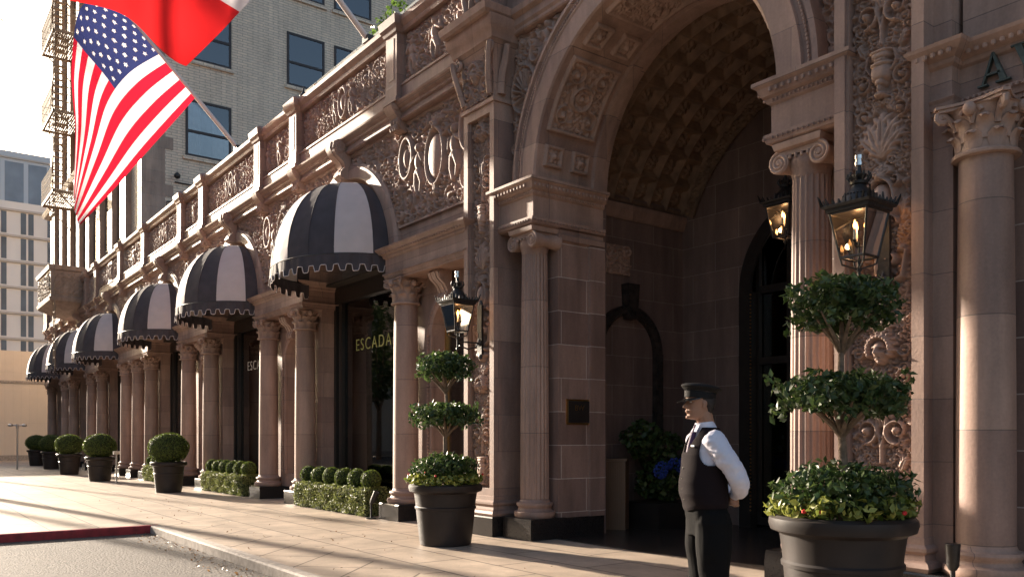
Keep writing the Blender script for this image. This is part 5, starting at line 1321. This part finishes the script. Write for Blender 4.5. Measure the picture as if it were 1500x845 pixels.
MB().lathe(0, 0, [(.10, 0), (.10, .02), (.02, .03), (.02, .40)], 14).build('stake', 'iron', t); MB().lathe(0, 0, [(.03, .38), (.05, .42), (.06, .60), (.055, .605)], 16).build('lamp_head', 'iron', t)
t = thing('ground_spotlight', 'small black uplight spotlight beside the column left of the topiary', 'spotlight', (-13.95, 7.2, 0))
MB().lathe(0, 0, [(.10, 0), (.10, .02), (.02, .03), (.02, .30)], 14).build('stake', 'iron', t); MB().tube([(0, 0, .28), (.03, .02, .34), (.1, .06, .5)], [.03, .05, .055], 12).build('lamp_head', 'iron', t)

rl = np.random.default_rng(12); n_ = 420
p_ = np.stack([rl.uniform(-15.1, -6, n_), KY-.03-np.abs(rl.normal(0, .22, n_)), np.full(n_, -.108)], 1); q_ = rl.random(n_) < .25; p_[q_, 0] = rl.uniform(-22, -5, q_.sum()); p_[q_, 1] = rl.uniform(3.9, 6.5, q_.sum()); p_[q_, 2] = .014
M['dryleaf'] = leafmat('fallen_leaf', (.10, .05, .02), (.28, .16, .07)); V_l, F_l = leaves(p_, np.tile([0, 0, 1.], (n_, 1)), .022, .5, .35)
tag(npmesh('fallen_leaves', V_l, F_l, 'dryleaf', None, smooth=False), kind='stuff', label='scattered small dry brown leaves along the kerb and paving')
# ================================================================ FLAGS
def cr(P, t):
    """smooth curve through control points"""
    n = len(P)-1; x = min(t*n, n-1e-6); i = int(x); f = x-i
    p0, p1, p2, p3 = P[max(i-1, 0)], P[i], P[i+1], P[min(i+2, n)]
    return .5*((2*p1)+(p2-p0)*f+(2*p0-5*p1+4*p2-p3)*f*f+(3*p1-p0-3*p2+p3)*f**3)
def star_pts(cx, cy, r): return [(cx+(r if k % 2 == 0 else r*.38)*math.sin(k*math.pi/5), cy+(r if k % 2 == 0 else r*.38)*math.cos(k*math.pi/5)) for k in range(10)]
def flagpole(name, label, base, L, k, rows, colour, mats, fold, stars=False):
    t = thing(name, label, 'flag', base); d = Vector((0, -1, k)).normalized()
    MB().tube([(0, .25, -.25*k), tuple(d*L)], [.06, .035], 12).build('pole', 'pole', t); MB().ball(tuple(d*(L+.08)), .1, 12).build('finial', 'gold', t)
    g = MB(); g.box(-.12, .12, -.1, .3, -.03, .08); g.build('bracket', 'iron', t, smooth=False)
    # rows: list over v (0 bottom .. 1 top) of control point lists over u, relative to base
    nu, nv = (192, 156) if stars else (72, 60)
    rows = [[Vector(p) for p in r] for r in rows]
    def P(u, v):
        c = [cr(r, u) for r in rows]; p = cr(c, v); return p+Vector((fold(u, v), 0, 0))
    vs = [tuple(P(i/nu, j/nv)) for j in range(nv+1) for i in range(nu+1)]
    SC = [((.4/12)*(1+2*c_+(r_ % 2)), 1-(7/13/10)*(r_+1)) for r_ in range(9) for c_ in range(6 if r_ % 2 == 0 else 5)] if stars else []
    g = MB(); g.v = vs
    for j in range(nv):
        for i in range(nu):
            uu, vv = (i+.5)/nu, (j+.5)/nv
            if stars and uu < .4 and vv > .46 and any(((uu-a_)/.0095)**2+((vv-b_)/.0155)**2 < 1 for a_, b_ in SC): continue
            a = j*(nu+1)+i; g.f.append((a, a+1, a+nu+2, a+nu+1)); g.m.append(colour((i+.5)/nu, (j+.5)/nv))
    fl = g.build('flag_cloth', mats, t, ang=180)
    if stars:
        g = MB()
        for r in range(9):
            for c in range(6 if r % 2 == 0 else 5):
                u = (.4/12)*(1+2*c+(r % 2)); v = 1-(7/13/10)*(r+1)
                pts = star_pts(0, 0, 1)
                for off in (.006,):
                    q = [tuple(P(u+a*.0175, v+b*.029)+Vector((off, 0, 0))) for a, b in pts]; ce = tuple(P(u, v)+Vector((off, 0, 0)))
                    g.add(q+[ce], [(i, (i+1) % 10, 10) for i in range(10)])
        g.build('stars', 'fwhite', fl, smooth=False)
    return t
def us(u, v):
    if u < .4 and v > 6/13: return 2
    return 0 if int(min(12, v*13)) % 2 == 0 else 1
H = lambda y, z, x=0.: (x, y, z)
flagpole('us_flag', 'American flag with stars and red and white stripes hanging from a pole on the balustrade', (-22.0, 7.5, 9.05), 4.6, 1.0,
    [[H(-1.12, 1.10), H(-1.65, .35, -.05), H(-2.5, -.82, .7), H(-3.35, -2.0, 1.5), H(-4.18, -3.1, 2.3)],
     [H(-2.05, 2.05), H(-2.75, 1.45, -.1), H(-3.38, .30, .7), H(-3.80, -1.15, 1.5), H(-4.25, -2.75, 2.3)],
     [H(-2.95, 2.95), H(-3.72, 2.65, -.1), H(-4.05, .95, .6), H(-4.12, -.8, 1.5), H(-4.3, -2.5, 2.3)]],
    us, ['fred', 'fwhite', 'fblue'], lambda u, v: .10*u*math.sin(u*9+v*5)+.05*u*math.sin(v*16-u*4), True)
def ca(u, v): return 1 if .25 < u < .63 else 0
flagpole('red_white_flag', 'large red flag with a white band hanging across the top left above the American flag', (-14.6, 7.5, 9.1), 4.6, .95,
    [[H(-1.2, 1.15), H(-1.7, .75, .0), H(-2.25, .15, .0), H(-2.85, -.65, -.0), H(-3.42, -1.38, -.05)],
     [H(-2.2, 2.1), H(-2.9, 1.65), H(-3.6, .95, -.0), H(-4.1, -.1, -.05), H(-4.35, -.86, -.1)],
     [H(-3.2, 3.05), H(-4.1, 2.6, 0), H(-4.9, 1.7, -.0), H(-5.3, .6, -.05), H(-5.55, -.72, -.1)]],
    ca, ['fred2', 'fwhite'], lambda u, v: .13*u*math.sin(v*9+u*3)+.05*u*math.sin(u*14))

# ================================================================ PERSON
def secs(g, S, n=36, p=2.3, m=0):
    """stack of superellipse sections (z, xc, yc, rx, ry)"""
    vs = []
    for z, xc, yc, rx, ry in S:
        for i in range(n):
            a = 2*math.pi*i/n; c, s = math.cos(a), math.sin(a)
            vs.append((xc+rx*math.copysign(abs(c)**(2/p), c), yc+ry*math.copysign(abs(s)**(2/p), s), z))
    k = len(S); fs = [(j*n+i, j*n+(i+1) % n, (j+1)*n+(i+1) % n, (j+1)*n+i) for j in range(k-1) for i in range(n)]
    fs += [tuple(range(n-1, -1, -1)), tuple((k-1)*n+i for i in range(n))]
    return g.add(vs, fs, m)
def limb(g, pts, rs, n=14):
    """tapered limb with rounded joints, resampled smoothly"""
    P = [Vector(p) for p in pts]; m = 8*(len(P)-1); out = []; rr = []
    for i in range(m+1):
        t = i/m; out.append(cr(P, t)); x = min(t*(len(P)-1), len(P)-1-1e-6); k = int(x); f = x-k; rr.append(rs[k]*(1-f)+rs[k+1]*f)
    g.tube(out, rr, n); g.ball(tuple(out[0]), rr[0], 12); g.ball(tuple(out[-1]), rr[-1], 12)
def fuse(g, name, mat, parent, vox, smooth_n=4, disp=None):
    me = bpy.data.meshes.new(name); me.from_pydata(g.v, [], g.f); o = bpy.data.objects.new(name, me)
    md = o.modifiers.new('r', 'REMESH'); md.mode = 'VOXEL'; md.voxel_size = vox
    s = o.modifiers.new('s', 'SMOOTH'); s.factor = .5; s.iterations = smooth_n
    m2 = evaluated_mesh(o)
    if disp:
        n_ = len(m2.vertices); co = np.empty(n_*3, np.float32); no = np.empty(n_*3, np.float32)
        m2.vertices.foreach_get('co', co); m2.vertex_normals.foreach_get('vector', no); co = co.reshape(-1, 3); no = no.reshape(-1, 3)
        co += no*np.array([disp(Vector(c)) for c in co.tolist()], np.float32)[:, None]; m2.vertices.foreach_set('co', co.ravel())
    m2.materials.clear(); m2.materials.append(M[mat]); m2.polygons.foreach_set('use_smooth', [True]*len(m2.polygons)); m2.update()
    return link(name, m2, parent)
man = thing('person', 'man in peaked cap, dark waistcoat and white shirt standing with hands clasped behind him', 'person', (-3.78, 4.46, 0), math.atan2(-.89, -.479))
HX, HZ = .040, 1.618
prof = [(0, .052, -.01, .030), (.008, .076, -.03, .042), (.022, .086, -.045, .050), (.036, .082, -.058, .055), (.046, .086, -.066, .058), (.053, .083, -.07, .060), (.061, .090, -.074, .061), (.070, .086, -.078, .062), (.082, .085, -.084, .064), (.095, .085, -.090, .067), (.108, .083, -.095, .070), (.120, .080, -.098, .072), (.132, .088, -.100, .073), (.145, .092, -.101, .074), (.165, .091, -.100, .074), (.19, .082, -.094, .070), (.21, .066, -.08, .060), (.225, .042, -.055, .042), (.235, .01, -.01, .008)]
g = MB(); vs = []; n = 64
for z, xf, xb, wd in prof:
    for i in range(n):
        a = 2*math.pi*i/n; c, s = math.cos(a), math.sin(a); x = (xf+xb)/2+(xf-xb)/2*math.copysign(abs(c)**.85, c); y = wd*math.copysign(abs(s)**.9, s)
        if c > 0:
            nz = {True: 0}.get(False, 0); t = (z-.078)/.055
            if -.12 < t < 1: x += (.036*(1-max(t-.12, 0))**1.1 if t > .12 else .036*max(0, (t+.12)/.24)**.5)*math.exp(-(y/(.0095+.004*(1-max(0, t))))**2)
            for sg in (-1, 1): x -= .010*math.exp(-((y-sg*.031)/.013)**2-((z-.119)/.010)**2)
        vs.append((HX+x, y, HZ+z))
k = len(prof); g.add(vs, [(j*n+i, j*n+(i+1) % n, (j+1)*n+(i+1) % n, (j+1)*n+i) for j in range(k-1) for i in range(n)]+[tuple(range(n-1, -1, -1)), tuple((k-1)*n+i for i in range(n))])
for sg in (-1, 1):
    g.ball((HX-.012, sg*.074, HZ+.105), (.017, .008, .030), 12); g.ball((HX-.002, sg*.075, HZ+.083), (.009, .006, .012), 8)
    g.ball((HX+.079, sg*.011, HZ+.082), (.010, .009, .007), 8)
g.ball((HX+.086, 0, HZ+.0485), (.009, .021, .006), 10); g.ball((HX+.090, 0, HZ+.0595), (.008, .020, .005), 10); g.ball((HX+.082, 0, HZ+.017), (.014, .018, .014), 10)
limb(g, [(-.035, 0, 1.50), (-.012, 0, 1.58), (.012, 0, 1.66)], [.062, .056, .058])
secs(g, [(.86, -.02, 0, .09, .14), (.95, -.02, 0, .12, .165), (1.05, .0, 0, .105, .135), (1.2, .01, 0, .108, .13), (1.38, .005, 0, .088, .13), (1.47, 0, 0, .068, .13), (1.53, -.02, 0, .045, .075)])
for sg in (-1, 1):
    limb(g, [(-.025, sg*.10, .92), (-.025, sg*.105, .72), (-.035, sg*.105, .50), (-.065, sg*.105, .30), (-.07, sg*.105, .09)], [.092, .082, .056, .052, .036])
    limb(g, [(-.07, sg*.105, .07), (.03, sg*.12, .045), (.12, sg*.13, .035)], [.036, .038, .030])
# arms meet behind the back
AL = [(-.005, .168, 1.475), (-.060, .218, 1.36), (-.140, .228, 1.225), (-.178, .150, 1.150), (-.185, .055, 1.105)]
AR_ = [(-.005, -.168, 1.475), (-.060, -.218, 1.36), (-.140, -.228, 1.225), (-.178, -.145, 1.140), (-.175, -.035, 1.075)]
for A in (AL, AR_): limb(g, A, [.044, .042, .036, .033, .025])
def hand(g, w_, d, side, nrm, curl):
    """palm at w_ pointing along d, five separate fingers curling towards nrm"""
    w_, d, side, nrm = Vector(w_), Vector(d).normalized(), Vector(side).normalized(), Vector(nrm).normalized()
    for q in range(4):
        o_ = (q-1.5)*.019; g.tube([w_+side*o_*.5, w_+d*.04+side*o_, w_+d*.085+side*o_], [.016, .014, .0115], 8)
        L = (.066, .076, .07, .055)[q]; p = w_+d*.085+side*o_; a = .3; pts = [p]
        for s_ in (.42, .32, .26): a += curl; p = p+(d*math.cos(a)+nrm*math.sin(a))*L*s_; pts.append(p)
        g.tube(pts, [.0105, .0098, .009, .0078], 8); g.ball(tuple(pts[-1]), .0078, 8)
    p = w_+d*.022+side*.022; pts = [p, p+(d*.5+side*.8+nrm*.25).normalized()*.032, p+(d*.95+side*.75+nrm*.6).normalized()*.062, p+(d*1.3+side*.45+nrm*.9).normalized()*.085]
    g.tube(pts, [.015, .0125, .011, .009], 8); g.ball(tuple(pts[-1]), .009, 8)
hand(g, (-.188, .045, 1.100), (.02, -1, -.35), (0, -.3, 1), (-1, 0, 0), .62)
hand(g, (-.205, -.030, 1.062), (-.08, 1, .10), (0, -.1, 1), (1, 0, .1), .55)
fuse(g, 'body', 'skin', man, .0045, 2)
for sg in (-1, 1): MB().ball((HX+.073, sg*.031, HZ+.119), (.009, .011, .0065), 12).build('eye', 'eye', man); 
g = MB()
for sg in (-1, 1): g.tube([(HX+.098, sg*.014, HZ+.138), (HX+.093, sg*.032, HZ+.142), (HX+.074, sg*.05, HZ+.136)], [.003, .0036, .002], 6)
for sg in (-1, 1): g.ball((HX+.0825, sg*.031, HZ+.119), (.003, .004, .004), 8)
g.build('eyebrow', 'hair', man)
g = MB(); secs(g, [(HZ+.045, HX-.058, 0, .030, .050), (HZ+.075, HX-.055, 0, .044, .067), (HZ+.10, HX-.048, 0, .060, .076), (HZ+.125, HX-.035, 0, .076, .081), (HZ+.17, HX-.020, 0, .089, .082), (HZ+.20, HX-.01, 0, .088, .075)], 36, 2.0)
fuse(g, 'hair', 'hair', man, .004, 1)
# peaked cap
cp = bpy.data.objects.new('peaked_cap', None); col.objects.link(cp); cp.parent = man
def tilt(g, a, px, pz):
    c, s = math.cos(a), math.sin(a); g.v = [(px+(x-px)*c+(z-pz)*s, y, pz-(x-px)*s+(z-pz)*c) for x, y, z in g.v]; return g
ta = R_(-7)
g = MB(); secs(g, [(1.757, .033, 0, .103, .086), (1.76, .033, 0, .106, .089), (1.785, .034, 0, .107, .090), (1.806, .035, 0, .108, .091), (1.808, .035, 0, .106, .090)], 40, 2.0); tilt(g, ta, .03, 1.78).build('band', 'cap', cp)
g = MB(); secs(g, [(1.803, .034, 0, .107, .091), (1.815, .034, 0, .118, .104), (1.824, .032, 0, .130, .117), (1.833, .032, 0, .138, .125), (1.841, .032, 0, .134, .122), (1.852, .034, 0, .110, .10), (1.858, .036, 0, .07, .065), (1.860, .036, 0, .02, .02)], 44, 2.0); tilt(g, ta, .03, 1.78).build('crown', 'cap', cp)
g = MB(); secs(g, [(1.803, .034, 0, .111, .094), (1.809, .034, 0, .112, .095)], 40, 2.0); tilt(g, ta, .03, 1.78).build('cord', 'peak', cp)
g = MB(); vs = []; nn = 24
for q in range(2):
    for i in range(nn+1):
        a = R_(-78+156*i/nn)
        for rr in (0, .5, 1): k_ = math.cos(a)**.6*.062*rr; vs.append((.033+.104*math.cos(a)+k_, .088*math.sin(a)*(1-.06*rr), 1.762-.028*rr*math.cos(a)-.004*q))
m_ = (nn+1)*3
for q in range(2): g_f = [(q*m_+i*3+j, q*m_+(i+1)*3+j, q*m_+(i+1)*3+j+1, q*m_+i*3+j+1) for i in range(nn) for j in range(2)]; g.f += g_f; g.m += [0]*len(g_f)
e_ = [(i*3+2, (i+1)*3+2, m_+(i+1)*3+2, m_+i*3+2) for i in range(nn)]; g.f += e_; g.m += [0]*len(e_); g.v = vs
g.build('peak', 'peak', cp)
# shirt: shoulders, sleeves, cuffs, collar
from mathutils import noise
def fold(c): return .010*noise.noise(Vector((c.x*9+c.z*6, c.y*7, c.z*17)))+.004*noise.noise(Vector((c.x*30, c.y*22, c.z*40+c.x*20)))
g = MB(); secs(g, [(1.06, .0, 0, .125, .155), (1.2, .012, 0, .13, .155), (1.38, .008, 0, .112, .165), (1.46, .0, 0, .093, .175), (1.52, -.012, 0, .070, .125), (1.552, -.016, 0, .058, .074)])
for A in (AL, AR_): limb(g, [(A[0][0]+.0, A[0][1]*.97, A[0][2]-.005)]+A[1:4]+[(A[3][0]*.5+A[4][0]*.5, A[3][1]*.5+A[4][1]*.5, A[3][2]*.5+A[4][2]*.5)], [.078, .073, .066, .057, .043], 18)
fuse(g, 'shirt', 'shirt', man, .006, 3, fold)
g = MB()
for A, e3 in ((AL, 1), (AR_, 1)):
    p = Vector(A[3]).lerp(Vector(A[4]), .48); q = Vector(A[3]).lerp(Vector(A[4]), .92); g.tube([p, q], [.040, .037], 18)
g.build('cuff', 'shirt', man)
g = MB(); secs(g, [(1.535, -.020, 0, .074, .080), (1.56, -.010, 0, .070, .072), (1.598, .0, 0, .064, .064), (1.604, .001, 0, .062, .062), (1.60, .001, 0, .058, .058), (1.56, -.01, 0, .06, .06)], 32, 2.0)
for sg in (-1, 1): g.add([(.060, sg*.004, 1.60), (.045, sg*.045, 1.598), (.085, sg*.050, 1.545), (.086, sg*.015, 1.548), (.055, sg*.004, 1.597), (.040, sg*.045, 1.595), (.080, sg*.050, 1.542), (.081, sg*.015, 1.545)], [(0, 1, 2, 3), (7, 6, 5, 4), (2, 3, 7, 6), (0, 3, 7, 4), (1, 2, 6, 5)])
tilt(g, R_(6), -.01, 1.56).build('collar', 'shirt', man)
g = MB(); g.ball((.068, 0, 1.570), (.013, .016, .016), 10); g.tube([(.068, 0, 1.562), (.082, 0, 1.52), (.100, 0, 1.45), (.112, 0, 1.38)], [.012, .018, .022, .024], 10); g.build('tie', 'tie', man)
# waistcoat with deep armholes and a V neck
S = [(1.030, -.004, 0, .132, .165), (1.06, .0, 0, .138, .178), (1.12, .010, 0, .148, .182), (1.20, .014, 0, .145, .178), (1.30, .015, 0, .130, .172), (1.38, .010, 0, .127, .170), (1.44, .004, 0, .116, .158), (1.49, -.002, 0, .101, .142), (1.535, -.012, 0, .080, .105), (1.560, -.020, 0, .070, .075)]
n = 240; vs = []; fs = []
SS = []
for j in range(140):
    t = j/139*(len(S)-1-1e-6); k_ = int(t); f = t-k_; SS.append([S[k_][q]*(1-f)+S[k_+1][q]*f for q in range(5)])
for z, xc, yc, rx, ry in SS:
    for i in range(n):
        a = 2*math.pi*i/n; c, s = math.cos(a), math.sin(a); x = xc+rx*math.copysign(abs(c)**.87, c); y = yc+ry*math.copysign(abs(s)**.87, s)
        w_ = .03*noise.noise(Vector((x*7, y*7, z*10))); zz = z-(.022*max(0, c)**6 if z < 1.05 else 0); vs.append((x*(1+w_), y*(1+w_), zz))
for j in range(139):
    for i in range(n):
        a = 2*math.pi*(i+.5)/n; aa = (a+math.pi) % (2*math.pi)-math.pi; z = (SS[j][0]+SS[j+1][0])/2
        if z > 1.40 and abs(aa) < .12+(z-1.40)*3.4: continue                 # V neck
        if abs(abs(aa)-1.50) < .62*math.sqrt(max(0, 1-((z-1.415)/.105)**2)): continue   # armholes
        fs.append((j*n+i, j*n+(i+1) % n, (j+1)*n+(i+1) % n, (j+1)*n+i))
g = MB(); g.add(vs, fs); ve = g.build('waistcoat', 'vest', man, ang=80)
sm = ve.modifiers.new('s', 'SOLIDIFY'); sm.thickness = .007; sm.offset = 1
g = MB(); g.box(.118, .124, .045, .10, 1.437, 1.449); o = g.build('name_badge', 'letterwhite', man, smooth=False); o.location = (.006, .035, .0); 
g = MB()
for k in range(5): g.ball((.128+[.012, .034, .045, .042, .03][k]*.8, .008, 1.36-.07*k), (.005, .007, .007), 8)
g.build('button', 'peak', man)
# trousers and shoes
g = MB(); secs(g, [(.84, -.02, 0, .125, .172), (.92, -.02, 0, .138, .178), (1.0, -.01, 0, .136, .172), (1.07, .0, 0, .13, .162)])
for sg in (-1, 1): limb(g, [(-.022, sg*.088, .93), (-.022, sg*.098, .74), (-.035, sg*.105, .50), (-.058, sg*.108, .28), (-.06, sg*.108, .09)], [.128, .116, .092, .084, .085], 20)
fuse(g, 'trousers', 'trouser', man, .007, 3, lambda c: .012*noise.noise(Vector((c.x*10, c.y*10, c.z*6))))
for sg in (-1, 1):
    g = MB(); limb(g, [(-.10, sg*.11, .05), (-.02, sg*.118, .06), (.08, sg*.128, .05), (.15, sg*.132, .038)], [.045, .05, .047, .036], 14); g.box(-.14, .18, sg*.125-.045, sg*.125+.045, 0, .02)
    g.build('shoe', 'peak', man)
